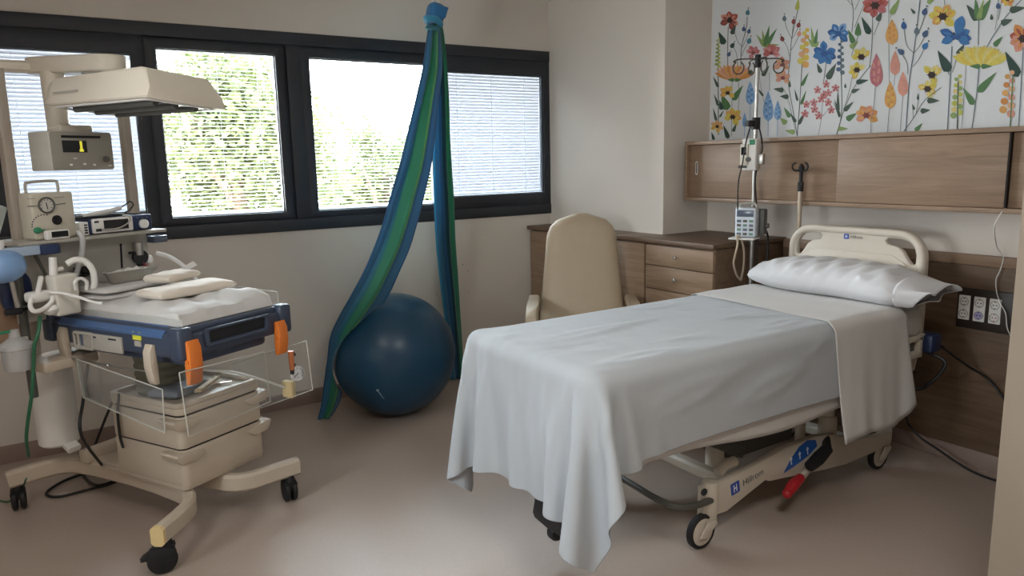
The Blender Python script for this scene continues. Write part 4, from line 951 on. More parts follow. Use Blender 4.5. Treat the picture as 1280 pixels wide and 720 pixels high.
# probe and lead lying on the monitor
t = thing('probe', 'white handheld probe with coiled lead lying on top of the dark monitor', 'probe', WMX @ Vector((.36, .7, 1.348)), WR)
m = W(); m.tube([(.25, .70, 1.358), (.30, .70, 1.362), (.38, .705, 1.372), (.44, .71, 1.384)], [.010, .013, .012, .008], 12); m.build('handle', WHITEP, t)
m = W(); m.tube([(.25, .70, 1.358), (.21, .69, 1.354), (.24, .675, 1.353), (.32, .672, 1.353), (.42, .675, 1.353)], .0055, 8); m.tube([(.43, .71, 1.380), (.455, .70, 1.395), (.475, .69, 1.41), (.49, .69, 1.395), (.475, .70, 1.37), (.45, .70, 1.36), (.48, .69, 1.353), (.53, .68, 1.353)], .003, 8); m.build('lead', BLACK, t)
m = W(); m.tube([(.42, .672, 1.3535), (.435, .645, 1.345), (.43, .640, 1.325), (.40, .640, 1.307), (.36, .638, 1.297), (.30, .642, 1.297)], .0035, 8); m.build('front_lead', GREYP, t)
# loose tubing
def wtube(name, pts, r, material, label, cat='tube', seg=10):
    m = W(); m.tube(pts, r, seg); return tag(m.build(name, material), label, cat)
wtube('breathing_tube', [lat(97, 288, 1, .61), lat(103, 298, 1, .60), lat(102, 318, 1, .62), lat(95, 345, 1, .64), lat(92, 362, 1, .65)], .011, TUBEC, 'clear breathing tube hanging down in front of the grey back board')
wtube('breathing_tube', [lat(83, 330, 1, .56), lat(93, 325, 1, .55), lat(105, 326, 1, .54), lat(115, 336, 1, .53), lat(118, 350, 1, .53), lat(117, 362, 1, .53)], .013, WHITEP, 'white breathing tube curving in an arc left of the kidney dish')
wtube('breathing_tube', [lat(95, 362, 1, .50), lat(94, 352, 1, .49), lat(101, 348, 1, .49), lat(108, 352, 1, .49), lat(108, 362, 1, .50)], .007, WHITEP, 'small loop of white tubing lying at the back end of the warmer mattress')
# white valve body
t = thing('humidifier_bottle', 'white humidifier bottle with a tall neck at the back left corner of the warmer tray', 'bottle', WMX @ Vector((.12, .6, .95)), WR)
a = lat(64, 365, 1, .56); b = lat(92, 340, 1, .56); cx2 = (a.x+b.x)/2
m = W(); m.box((a.x, .53, .972), (b.x, .60, b.z), .012, 3); m.build('bottle_body', mat('milky_plastic', '#d6d2c8', .4), t)
n0 = lat(64, 322, 1, .56); m = W(); m.cyl((a.x+.02, .565, b.z-.01), (n0.x+.008, .565, n0.z), .016, .014, 16); m.tube([(a.x+.03, .565, b.z+.02), (a.x+.06, .565, b.z+.02)], .009, 8, smooth=False); m.build('neck', WHITEP, t)
t = thing('black_clamp', 'black clamp on the grey back board behind the white breathing tube', 'clamp', WMX @ Vector((.25, .68, 1.0)), WR)
q = lat(107, 337, 1, .69); m = W(); m.box((q.x-.03, .66, q.z-.012), (q.x+.03, .735, q.z+.012), .006); m.cyl((q.x-.04, .68, q.z-.03), (q.x+.02, .68, q.z-.012), .008); m.build('jaw', BLACK, t)
m = W(); m.cyl((q.x-.07, .69, q.z-.045), (q.x-.01, .69, q.z-.02), .010); m.build('rod', STEEL, t)
# white mask with hoop handle at the left end
t = thing('face_mask_set', 'white plastic mask fitting with a looped hose hooked on the left side of the warmer', 'breathing mask', WMX @ Vector((.0, .62, .85)), WR)
q = lat(48, 370, 1, .60)
m = W(); m.box((q.x-.05, .56, q.z-.022), (q.x+.04, .62, q.z+.022), .014, 3); m.cyl((q.x-.02, .57, q.z+.01), (q.x+.02, .60, q.z+.075), .010); m.lathe([(.001, 0), (.026, 0), (.030, .02), (.016, .032), (.001, .034)], (q.x+.02, .56, q.z-.045), (0, -.4, -1), 20); m.build('mask_body', WHITEP, t)
m = W(); m.tube([lat(39, 373, 1, .56), lat(38, 383, 1, .55), lat(43, 389, 1, .54), lat(53, 387, 1, .54), lat(64, 378, 1, .54), lat(66, 370, 1, .55)], .009, 10); m.build('hose_loop', WHITEP, t)
wtube('oxygen_line', [lat(62, 365, 1, .54), lat(80, 367, 1, .50), lat(100, 372, 1, .42), lat(118, 378, 1, .36), lat(128, 379, 1, .33)], .006, WHITEP, 'thin white line running from the looped hose along the warmer mattress')
# suction jar
t = thing('suction_jar', 'milky plastic suction jar with green tube hanging at the far left of the warmer', 'jar', WMX @ Vector((-.07, .72, .7)), WR)
q = lat(24, 462, 1, .66); q2 = lat(24, 420, 1, .66)
m = W(); m.lathe([(.001, q.z), (.046, q.z), (.050, q.z+.008), (.055, q.z+.085), (.062, q.z+.09), (.062, q.z+.105), (.04, q.z+.12), (.02, q.z+.135), (.018, q.z+.165), (.001, q.z+.168)], (q.x, .66, 0), seg=28); m.build('jar_body', JAR, t)
m = W(); m.lathe([(.052, q.z+.06), (.0525, q.z+.06), (.0525, q.z+.063), (.052, q.z+.063)], (q.x, .66, 0), seg=28); m.build('fill_mark', GREYP, t)
m = W(); m.bar([(q.x, .66, q.z+.10), (q.x+.05, .69, q.z+.11), (-.035, .72, q.z+.11)], .02, .02); m.build('holder', WHITEP, t)
m = W(); a = lat(4, 416, 1, .66); m.cyl((a.x-.02, .66, a.z), (a.x+.03, .66, a.z), .006, seg=10); m.build('green_port', GREEN, t)
wtube('suction_tube', [lat(50, 395, 1, .60), lat(48, 415, 1, .58), lat(43, 432, 1, .58), lat(42, 455, 1, .60), lat(40, 490, 1, .62), lat(35, 525, 1, .66), lat(33, 550, 1, .7), lat(36, 570, 1, .78)], .007, GREENT, 'green suction tube hanging down the left side of the warmer')
# flow valve with steel tube and navy bag at far left
t = thing('flowmeter', 'steel flowmeter with black valve knob at the left edge of the warmer', 'flowmeter', WMX @ Vector((-.06, .7, .95)), WR)
a = lat(15, 352, 1, .66); b = lat(23, 384, 1, .66); c = lat(15, 390, 1, .66)
m = W(); m.cyl(a, b, .010, .012, 12); m.cyl(b, lat(36, 385, 1, .69), .008); m.build('flow_tube', STEEL, t)
m = W(); m.cyl(lat(7, 391, 1, .66), lat(26, 388, 1, .66), .013, .016, 14); m.cyl(lat(26, 388, 1, .66), lat(36, 383, 1, .70), .010); m.build('valve_knob', BLACK, t)
t = thing('blue_breathing_bag', 'pale blue inflated breathing bag hanging at the far left of the warmer', 'breathing bag', WMX @ Vector((-.08, .62, 1.1)), WR)
q = lat(1, 333, 1, .62); m = W(); m.ell(q, (.085, .075, .066), u=28, v=18, p=.9); m.build('bag', LBLUE, t)
m = W(); m.cyl((q.x, q.y, q.z+.055), (q.x+.0, q.y, q.z+.10), .018, .022, 16); m.build('bag_neck', WHITEP, t)
t = thing('navy_pouch', 'navy blue fabric pouch hanging behind the steel flowmeter at the far left', 'pouch', WMX @ Vector((-.05, .74, .95)), WR)
q = lat(20, 365, 1, .745); m = W(); m.ell(q, (.062, .028, .085), u=24, v=16, p=.7); m.build('pouch_body', DBLUE, t)
m = W(); m.tube([(q.x-.02, .745, q.z+.075), (q.x-.0, .74, q.z+.135), (q.x+.02, .745, q.z+.075)], .006, 8); m.build('strap', DBLUE, t)
# tilted tablet behind post
m = W(); m.box((-.17, .865, 1.262), (-.02, .880, 1.42), .004, rot=Matrix.Rotation(R(22), 3, 'Y'), piv=(-.02, .87, 1.262)); tag(m.build('clipboard', mat('pale_green_board', '#b9bfb9', .5)), 'pale tilted board leaning behind the left post of the warmer', 'clipboard')
# floor cables
wtube('mains_cable', [lat(110, 455, 1, .6), lat(104, 500, 1, .55), lat(102, 545, 1, .5), (.33, .88, .10), lat(103, 590, 2, .012), lat(118, 606, 2, .008), lat(140, 602, 2, .008), lat(158, 590, 2, .008), lat(150, 583, 2, .008), lat(118, 588, 2, .008), lat(80, 601, 2, .008), lat(58, 616, 2, .008), lat(72, 621, 2, .008), lat(110, 612, 2, .008), lat(140, 604, 2, .016), lat(160, 592, 2, .016), lat(148, 584, 2, .016), lat(128, 583, 2, .02), lat(114, 574, 2, .05), lat(122, 548, 2, .2), lat(135, 515, 2, .4), lat(146, 490, 2, .55)], .0065, CABLE, 'black mains cable coiled on the floor under the left leg of the warmer', 'cable')
wtube('mains_cable', [lat(149, 492, 1, .5), lat(147, 515, 1, .5), lat(150, 545, 1, .5), lat(154, 560, 1, .48)], .006, CABLE, 'short black cable hanging straight down left of the warmer drawers', 'cable')
wtube('floor_lead', [lat(33, 598, 1, .9), lat(25, 616, 2, .02), lat(10, 627, 2, .006), lat(-10, 622, 2, .006), lat(-40, 612, 2, .006)], .004, GREENT, 'thin grey-green lead on the floor left of the leftmost castor', 'cable')
# tools in the open tray above the drawers
t = thing('forceps', 'steel forceps lying in the open tray above the warmer drawers', 'forceps', WMX @ Vector((.4, .3, .58)), WR)
m = W(); m.tube([(.30, .30, .585), (.42, .36, .588), (.52, .30, .586)], .006, 8); m.ell((.29, .28, .589), (.02, .014, .008)); m.build('arm', CHROME, t)
m = W(); m.tube([(.36, .22, .585), (.48, .26, .588), (.56, .22, .586)], .006, 8); m.build('arm', CHROME, t)
folded('blue_grey_bag', (.36, .32, .576), .22, .15, .045, R(15), 'grey plastic bag lying in the open tray above the warmer drawers', 1, seed=5, material=mat('grey_bag', '#7b7f86', .35))
bpy.data.objects['blue_grey_bag'].name = 'plastic_bag'; bpy.data.objects['plastic_bag']['category'] = 'bag'
m = W(); m.bar([(.36, .20, .60), (.55, .30, .60)], .03, .012); tag(m.build('wooden_spatula', mat('spatula_wood', '#b79a72', .6)), 'flat tan wooden stick in the open tray above the warmer drawers', 'spatula')

t = thing('paper_bag', 'tan paper bag hanging at the far left edge below the pale blue bag', 'bag', WMX @ Vector((-.13, .86, .78)), WR)
q = lat(8, 388, 1, .84)
m = W(); rings = []
for k in range(9):
    s = k/8; z = q.z-.15+.30*s; w_ = .075-.010*s+.004*math.sin(k*2); dp = .030-.012*s
    rings.append([(q.x+w_*math.copysign(abs(math.cos(a))**.35, math.cos(a)), q.y+dp*math.copysign(abs(math.sin(a))**.5, math.sin(a))+.003*math.sin(4*a+k), z+(.02*math.cos(a) if k == 8 else 0)) for a in [2*PI*j/24 for j in range(24)]])
m.ring_loft(rings); m.build('bag_body', mat('tan_paper', '#a98b72', .7), t)
m = W(); m.tube([(q.x-.03, q.y, q.z+.14), (q.x-.01, q.y, q.z+.22), (q.x+.03, q.y, q.z+.14)], .004, 8); m.build('bag_handle', MATS['tan_paper'], t)
# ================================================================== BALL, CLOTH, CHAIR, DRIP STANDS
BC = Vector((1.805, 4.19, .382)); BR = .382
t = thing('birthing_ball', 'large dark blue exercise ball on the floor under the hanging cloth', 'exercise ball', (BC.x, BC.y, 0))
m = MB(); m.ell(BC, (BR, BR, BR), u=64, v=40); bl = m.build('ball_shell', BALL, t, angle=180)
vn = (at(472, 488, 1, 3.85)-CAM).normalized()
# small valve plug with its moulded ridge on the near side of the ball
b_ = (CAM-BC); o = CAM; d = ray(472, 488).normalized(); oc = o-BC; bq = oc.dot(d); disc = bq*bq-(oc.dot(oc)-BR*BR); hp = o+d*(-bq-disc**.5); nn = (hp-BC).normalized()
m = MB(); m.lathe([(.001, .003), (.007, .003), (.009, 0), (.001, -.002)], hp, nn, 16); dd = (at(482, 502, 1, hp.y)-hp).normalized(); dd = (dd-nn*dd.dot(nn)).normalized()
pts = []
for k in range(7):
    p_ = hp+dd*(.008+.011*k)-BC; pts.append(BC+p_.normalized()*(BR+.001))
m.tube(pts, [.0015, .003, .003, .0028, .0024, .002, .0012], 6, smooth=False); m.build('valve_plug', mat('valve_grey', '#8fa3b0', .4), t)

# hanging cloth: two gathered tails under a knot
hc = thing('hanging_cloth', 'blue and green striped cloth hanging from the ceiling in two tails over the exercise ball', 'hanging cloth', (2.18, 4.2, 0))
def tail(name, rows, mats, order, folds=5, depth=.035, seed=0):
    # rows: left px, right px, y px, world depth (y) ; pleated section between the two edges
    rnd = random.Random(seed); n = 64; ctl = []
    for xl_, xr_, py, yw in rows:
        ctl.append((at(xl_, py, 1, yw), at(xr_, py, 1, yw)))
    def cr(a, b, c, d, t): return .5*((2*b)+(c-a)*t+(2*a-5*b+4*c-d)*t*t+(3*b-a-3*c+d)*t**3)
    A = []
    for i in range(len(ctl)-1):
        for k in range(6):
            t_ = k/6; g = [ctl[max(i-1, 0)], ctl[i], ctl[i+1], ctl[min(i+2, len(ctl)-1)]]
            A.append(tuple(cr(g[0][s], g[1][s], g[2][s], g[3][s], t_) for s in (0, 1)))
    A.append(ctl[-1])
    ph = [rnd.uniform(0, 6.28) for _ in range(4)]; P = []
    for i, (l, r_) in enumerate(A):
        s = i/(len(A)-1); ax = r_-l; w_ = ax.length; nrm = Vector((ax.y, -ax.x, 0)).normalized()
        if nrm.y > 0: nrm = -nrm
        row = []
        for j in range(n+1):
            u = j/n
            f = math.sin(u*folds*2*PI+ph[0]+1.2*math.sin(s*4+ph[1]))+.5*math.sin(u*folds*3.1*PI+ph[2]+s*5)
            dp = min(depth, w_*.22)
            lat_ = .012*math.sin(u*folds*2*PI*1.0+ph[3]+s*3)*(u*(1-u)*4)
            p_ = l+ax*(u+lat_)+nrm*(dp*f*.6*(.35+.65*math.sin(PI*min(max(u, .04), .96)))+.02*math.sin(PI*u))
            if p_.z < .006: p_.z = .006+.004*abs(f)
            q = p_-BC                        # lie on the ball, not in it
            if q.length < BR+.012: p_ = BC+q.normalized()*(BR+.012+.004*(f+1.5))
            row.append(p_)
        P.append(row)
    m = MB(); m.grid(P, mf=lambda i, j: order[min(len(order)-1, int(j/n*len(order)))])
    return m.build(name, mats, hc, solid=.003, angle=180)
SM = [SILK[k] for k in ('blue', 'navy', 'cyan', 'green', 'lime', 'teal', 'deep')]
B_, N_, C_, G_, L_, T_, D_ = range(7)
tail('left_tail', [(537, 549, 30, 4.2), (534, 551, 44, 4.19), (528, 553, 85, 4.17), (520, 549, 120, 4.15), (509, 545, 165, 4.12), (499, 540, 205, 4.10), (487, 531, 245, 4.07), (477, 522, 280, 4.05), (466, 513, 310, 4.03), (453, 500, 340, 4.02), (437, 486, 370, 4.03), (423, 468, 395, 4.06), (412, 450, 420, 4.12), (408, 440, 450, 4.20), (404, 432, 480, 4.27), (401, 424, 505, 4.31), (397, 414, 522, 4.335), (396, 411, 530, 4.34)],
     SM, [N_, B_, B_, B_, B_, T_, G_, G_, G_, G_, L_, T_, N_, B_, B_, B_, B_, N_], 1.6, .03, 1)
tail('right_tail', [(536, 552, 30, 4.22), (537, 555, 44, 4.24), (540, 559, 90, 4.27), (541, 561, 130, 4.30), (541, 562, 170, 4.33), (541, 564, 205, 4.36), (542, 567, 250, 4.40), (544, 569, 300, 4.44), (548, 572, 340, 4.48), (552, 574, 370, 4.51), (556, 576, 400, 4.54), (560, 578, 430, 4.56), (563, 580, 470, 4.58), (564, 582, 500, 4.58)],
     SM, [C_, B_, B_, B_, B_, N_, N_, D_, D_, G_, G_, G_, G_, G_, G_], 2.0, .022, 2)
# knot and hanger
k0 = at(543, 20, 1, 4.2)
def off(px, py, dy=0): return at(px, py, 1, 4.2+dy)
kc = off(544, 17)
m = MB(); m.ell(kc, (.052, .05, .062), u=24, v=16, p=.62, rot=Matrix.Rotation(R(12), 3, 'Y'))
m.prism([((off(x, y)-k0).x, (off(x, y)-k0).z) for x, y in ((540, 6), (557, 11), (553, 24), (545, 26))], k0+Vector((0, -.05, 0)), (1, 0, 0), (0, 0, 1), (0, .08, 0), 0, .012, seg=3); m.build('knot_wrap', mat('knot_blue', '#1c6aa0', .6, sheen=.3), hc)
m = MB(); kb = off(541.5, 27); pts = [kb+rx_*math.cos(a)*.040+Vector((0, 1, 0))*math.sin(a)*.045+Vector((0, 0, -.016*math.cos(a)+.004*math.sin(3*a))) for rx_ in (Vector((1, 0, 0)),) for a in [2*PI*k/14 for k in range(14)]]
m.tube(pts, .020, 10, closed=True, n=3); m.build('knot_band', SILK['cyan'], hc)
m = MB(); kb = off(541, 37); pts = [kb+Vector((1, 0, 0))*math.cos(a)*.032+Vector((0, 1, 0))*math.sin(a)*.04+Vector((0, 0, -.01*math.cos(a))) for a in [2*PI*k/14 for k in range(14)]]
m.tube(pts, .014, 10, closed=True, n=3); m.build('knot_tuck', SILK['teal'], hc)
top = off(544, 0); m = MB(); m.tube([off(539, 8), (top.x-.012, 4.2, top.z+.02), (top.x, 4.2, ZC-.03)], .006, 8); m.tube([off(549, 10), (top.x+.014, 4.2, top.z+.02), (top.x, 4.2, ZC-.03)], .006, 8); m.lathe([(.001, 0), (.03, 0), (.03, -.012), (.012, -.02), (.008, -.05), (.001, -.052)], (top.x, 4.2, ZC), seg=18); m.build('ceiling_hanger', WHITEP, hc)

# ---- armchair
AC = Vector((2.795, 3.54, 0)); fa = Vector((-.60, -.80, 0)).normalized(); ra = math.atan2(fa.y, fa.x)+PI/2   # local -y is forward
chair = thing('recliner_armchair', 'beige vinyl armchair with tall rounded back in the corner behind the bed', 'armchair', AC, ra)
FM = Matrix.Translation(AC) @ Matrix.Rotation(ra, 4, 'Z')
m = MB(FM)
# back: lofted rounded slab, wider at the bottom, leaning back
rings = []; zb0, zb1 = .40, 1.215
for i in range(21):
    s = i/20; z = zb0+(zb1-zb0)*s
    hw = .285-.075*s
    if s > .8: k = (s-.8)/.2; hw *= math.sqrt(max(.02, 1-k**2.6*.97))
    th = .055*(1-.25*s)*(1 if s < .93 else max(.25, 1-(s-.93)/.07*.75)); yb = .12+.17*s
    rings.append([(hw*math.copysign(abs(math.cos(a))**.45, math.cos(a)), yb-.02*(1-math.cos(a)**2)+th*math.copysign(abs(math.sin(a))**.6, math.sin(a)), z) for a in [2*PI*j/28 for j in range(28)]])
m.ring_loft(rings); m.build('backrest', VINYL, chair, angle=50)
m = MB(FM); m.box((-.255, -.36, .36), (.255, .16, .49), .045, 4); m.build('seat', VINYL, chair)
m = MB(FM); m.box((-.27, -.34, .30), (.27, .20, .36), .01); m.build('seat_frame', IVORY, chair)
for s in (-1, 1):
    x = s*.305
    m = MB(FM); m.prism([(-.32, .60), (-.335, .63), (-.325, .665), (-.29, .685), (-.1, .70), (.12, .712), (.155, .70), (.155, .67), (.10, .655), (-.1, .645), (-.26, .62)], (x-.036, 0, 0), (0, 1, 0), (0, 0, 1), (.072, 0, 0), 0, .016, seg=3); ar = m.build('armrest', VINYL, chair)
    m = MB(FM); m.bar([(x, -.27, .62), (x, -.25, .33), (x, -.27, .02)], .05, .035, upv=(0, 1, 0)); m.build('leg', IVORY, chair)
    m = MB(FM); m.bar([(x, .11, .66), (x, .14, .33), (x, .22, .02)], .05, .035, upv=(0, 1, 0)); m.build('leg', IVORY, chair)
    m = MB(FM); m.bar([(x, -.30, .02), (x, .25, .02)], .045, .035); m.build('skid', IVORY, chair)
    m = MB(FM); m.box((min(x, x-s*.09), -.2, .31), (max(x, x-s*.09), -.16, .345)); m.box((min(x, x-s*.09), .1, .31), (max(x, x-s*.09), .14, .345)); m.build('side_bracket', IVORY, chair)

# ---- drip stand with two pumps
PX, PY = 3.455, 2.806
iv = thing('drip_stand', 'steel drip stand with four hooks between the bed and the drawer cabinet', 'drip stand', (PX, PY, 0))
m = MB(); m.cyl((PX, PY, .05), (PX, PY, 1.25), .0135, seg=16); m.cyl((PX, PY, 1.25), (PX, PY, 2.06), .0095, seg=14); m.build('pole', STEEL, iv)
m = MB(); m.cyl((PX, PY, 2.035), (PX, PY, 2.105), .016, seg=14); m.build('hook_hub', BLACK, iv)
rx = Vector((rt.x, rt.y, 0)).normalized()
def hook(dirv, l):
    m = MB(); d_ = Vector(dirv).normalized(); o = Vector((PX, PY, 2.082)); pts = [o, o+d_*l*.75, o+d_*l+Vector((0, 0, -.012))]
    for k in range(9): a = R(60-k*38); pts.append(o+d_*(l-.028+.03*math.cos(a))+Vector((0, 0, -.045+.034*math.sin(a))))
    m.tube(pts, .0036, 8); return m.build('hook', mat('dark_steel', '#5d5752', .4, metal=.7), iv)
hook(-rx, .135); hook(rx, .145); hook((-.35, -1, 0), .09); hook((.35, 1, 0), .09)
m = MB(); m.cyl((PX, PY, 1.70), (PX, PY, 1.765), .024, seg=16); m.box((PX-.055, PY-.012, 1.715), (PX-.01, PY+.012, 1.75), .006); m.cyl((PX-.055, PY, 1.733), (PX-.075, PY, 1.733), .016, seg=12); m.build('height_clamp', BLACK, iv)
m = MB()
for k in range(2):
    s = -1 if k else 1; m.bar([(PX, PY, .05), (PX+s*.12, PY, .03), (PX+s*.2, PY, .03)], .03, .03)
m.build('base', STEEL, iv)
# upper pump
pf = Vector((-.93, -.37, 0)).normalized(); pr = math.atan2(pf.y, pf.x)+PI/2
def pumpM(x, y, z): return Matrix.Translation((x, y, z)) @ Matrix.Rotation(pr, 4, 'Z')
P1 = pumpM(PX-.035, PY-.02, 1.475)
up_ = thing('syringe_pump', 'slim white pump with green label clamped halfway up the drip stand', 'infusion pump', P1.translation, pr)
m = MB(P1); m.box((-.05, -.05, .0), (.03, .03, .175), .008, 3); m.build('pump_case', WHITEP, up_)
m = MB(P1); m.box((-.056, -.062, .03), (-.012, -.045, .145), .004); fr_ = m.build('front_block', mat('cream_block', '#dcd8c8', .4), up_)
m = MB(P1); m.box((-.05, -.065, .085), (-.022, -.061, .128), .001); m.build('screen', SCREEN, fr_)
m = MB(P1); m.box((-.008, -.053, .14), (.022, -.049, .168), .001); m.build('green_label', GREEN, up_)
m = MB(P1); m.cyl((-.01, -.05, .06), (-.01, -.064, .06), .013, seg=16); m.cyl((-.065, -.05, .02), (-.02, -.05, .02), .007); m.build('grey_knob', GREYD, up_)
m = MB(P1); m.box((.025, -.02, .03), (.06, .02, .09), .006); m.build('pole_clamp', STEEL, up_)
# lower pump
P2 = pumpM(PX-.075, PY-.032, 1.105)
lp_ = thing('infusion_pump', 'white infusion pump with grey screen and keypad low on the drip stand', 'infusion pump', P2.translation, pr)
m = MB(P2); m.box((-.062, -.05, .0), (.055, .02, .165), .012, 3); m.build('pump_case', mat('pale_blue_white', '#d2dae4', .4), lp_)
m = MB(P2); m.box((-.058, .015, .008), (.085, .075, .155), .01); m.cyl((.085, .045, .06), (.10, .045, .06), .014); m.build('rear_housing', GREYD, lp_)
m = MB(P2); m.box((-.05, -.053, .115), (.043, -.049, .152), .001); m.build('screen', SCREENB, lp_)
for r_ in range(4):
    for c_ in range(3):
        m = MB(P2); m.box((-.048+c_*.034, -.053, .012+r_*.024), (-.025+c_*.034, -.0495, .026+r_*.024), .001); m.build('key', [SCREENB, GREYD, mat('key_green', '#6f8f80', .5)][(r_*2+c_) % 3], lp_)
m = MB(P2); m.box((-.085, -.085, -.012), (.06, .02, -.002), .003); m.build('drip_shelf', WHITEP, lp_)
m = MB(P2); m.tube([(-.05, 0, .165), (-.04, 0, .185), (.03, 0, .187), (.045, 0, .165)], .006, 8); m.build('carry_handle', GREYP, lp_)
# loops of tubing under the lower pump and cables along the pole
def icable(pts, r, mt, lab): m = MB(); m.tube(pts, r, 8); return tag(m.build('beige_tube' if mt is not CABLE else 'black_lead', mt), lab, 'tube' if mt is not CABLE else 'cable')
icable([at(921, 294, 1, 2.76), at(922, 305, 1, 2.755), at(919, 318, 1, 2.755), at(917, 330, 1, 2.76), at(921, 344, 1, 2.77), at(926, 350, 1, 2.78)], .006, mat('beige_tube', '#b9a893', .5), 'beige tube hanging below the white keypad pump, nearer the drawer cabinet')
icable([at(923, 294, 1, 2.77), at(928, 303, 1, 2.77), at(930, 318, 1, 2.77), at(929, 335, 1, 2.775), at(926, 350, 1, 2.785)], .006, MATS['beige_tube'], 'beige tube hanging below the white keypad pump, nearer the pole')
icable([at(948, 293, 1, 2.80), at(954, 285, 1, 2.80), at(959, 292, 1, 2.80), at(960, 305, 1, 2.80), at(959, 322, 1, 2.80), at(957, 335, 1, 2.80)], .006, CABLE, 'black lead curving out from the back of the keypad pump behind the pillow')
icable([at(939, 154, 1, 2.775), at(932, 180, 1, 2.765), at(928, 205, 1, 2.775), at(923, 228, 1, 2.765), at(922, 262, 1, 2.74)], .0035, CABLE, 'thin dark lead hanging left of the drip stand pole')
icable([at(946, 150, 1, 2.79), at(951, 168, 1, 2.79), at(953, 185, 1, 2.785), at(949, 200, 1, 2.785), at(944, 225, 1, 2.79), at(946, 262, 1, 2.79), at(946, 292, 1, 2.79), at(946, 330, 1, 2.79)], .004, CABLE, 'thin dark lead hanging right of the drip stand pole')
# hook pole on the bed head
hx_ = 3.497; hyy = at(1000, 250, 0, 3.497).y
t = thing('infusion_hook_pole', 'short beige pole with black double hook behind the bed headboard', 'drip stand', (hx_, hyy, .66))
m = MB(); m.cyl((hx_, hyy, .66), (hx_, hyy, 1.359), .0115, seg=14); m.bar([(hx_, hyy, .70), (3.41, hyy-.02, .70)], .03, .04); m.build('pole', mat('pole_beige', '#b8a996', .4, metal=.2), t)
m = MB(); m.cyl((hx_, hyy, 1.359), (hx_, hyy, 1.41), .0155, seg=14); m.cyl((hx_, hyy, 1.41), (hx_, hyy, 1.461), .0105, seg=12); m.cyl((hx_-.02, hyy-.01, 1.396), (hx_, hyy, 1.396), .012, seg=10); m.build('collar', BLACK, t)
m = MB(); m.lathe([(.001, 1.461), (.0165, 1.464), (.0145, 1.49), (.006, 1.506), (.001, 1.507)], (hx_, hyy, 0), seg=16)
for s in (-1, 1):
    pts = [Vector((hx_, hyy, 1.47))]
    sd = Vector((.25, -.97, 0)) if s > 0 else Vector((-.8, .6, 0))
    for k in range(8): a = R(-130+k*32); pts.append(Vector((hx_, hyy, 1.483))+(rx if s < 0 else Vector((-.1, -.99, 0)))*s*(.031+.018*math.cos(a))+Vector((0, 0, .015*math.sin(a)+.002*k)) if s < 0 else Vector((hx_-.01, hyy, 1.483))+Vector((-.05, -1, 0))*(.031+.018*math.cos(a))+Vector((0, 0, .015*math.sin(a)+.002*k)))
    m.tube(pts, .005, 8)
m.build('double_hook', BLACK, t)
# ================================================================== FLORAL MURAL
XM = XW-.004
mural = thing('floral_mural', 'white wall mural printed with tall watercolour wildflowers above the wall cabinet', 'mural', (XW, 2.2, 1.45))
yl = at(888.5, 120, 0, XM).y
m = MB(); m.box((XM, .955, 1.45), (XW-.0002, yl, ZC-.02)); m.build('mural_panel', mat('mural_paper', '#d6d9db', .6, var=.01), mural)
PAL = dict(stem='#5f6b66', stem2='#7e8a86', leaf='#4f8048', light='#8aa85a', dark='#25483f', dark2='#41584a', red='#b24a3c', red2='#8e3c3a', crim='#c05a58', pink='#d08a86', pink2='#bf6670', coral='#d98d74', orange='#d98638', orange2='#e0a04c', yell='#e0bb3c', yell2='#d9c84a', blue='#2f74b8', blue2='#2459a0', pale='#6f9fd4', pale2='#8fb4dc', slate='#3f5a86', teal='#3f7f92', core='#3a2420', lime='#bcc248', peach='#dfa273', grey='#5f7480', cream='#d9c878')
PK = list(PAL); 
def mute(h):      # printed colours are softer than pure paint
    c = [int(h[i:i+2], 16) for i in (1, 3, 5)]; g = sum(c)/3; return '#%02x%02x%02x' % tuple(int(x*.8+g*.2) for x in c)
PMAT = [mat('paint_'+k, mute(v), .65, var=.22, scale=45) for k, v in PAL.items()]
m = MB(); pr_ = random.Random(21); lay = [0]
def mp(cx, cy):
    p_ = at(880+cx/3.2, cy/3.2, 0, XM); return p_
# the mural lies in its own plane: points are pixels of an image crop
def shape(pts, col):
    lay[0] += 1; dx = -.0002-.0000022*lay[0]
    P = [mp(*p) for p in pts]; vs = [(XM+dx, p.y, p.z) for p in P]
    m.quad_mesh(vs, [tuple(range(len(vs)))], PK.index(col))
def smooth(pts, n=6):
    out = []; k = len(pts)
    for i in range(k-1):
        a, b, c, d = [Vector((*pts[min(max(j, 0), k-1)], 0)) for j in (i-1, i, i+1, i+2)]
        for j in range(n):
            t = j/n; q = .5*((2*b)+(c-a)*t+(2*a-5*b+4*c-d)*t*t+(3*b-a-3*c+d)*t**3); out.append((q.x, q.y))
    out.append(tuple(pts[-1])); return out
def stem(pts, col='stem', w=3.2):
    P = smooth(pts); L_ = []; R_ = []
    for i, p in enumerate(P):
        a = P[max(i-1, 0)]; b = P[min(i+1, len(P)-1)]; dx, dy = b[0]-a[0], b[1]-a[1]; l = math.hypot(dx, dy) or 1
        L_.append((p[0]-dy/l*w/2, p[1]+dx/l*w/2)); R_.append((p[0]+dy/l*w/2, p[1]-dx/l*w/2))
    lay[0] += 1; x = XM-.0002-.0000022*lay[0]; vs = [(x, mp(*p).y, mp(*p).z) for p in L_+R_]; k = len(L_)
    m.quad_mesh(vs, [(i, i+1, k+i+1, k+i) for i in range(k-1)], PK.index(col))
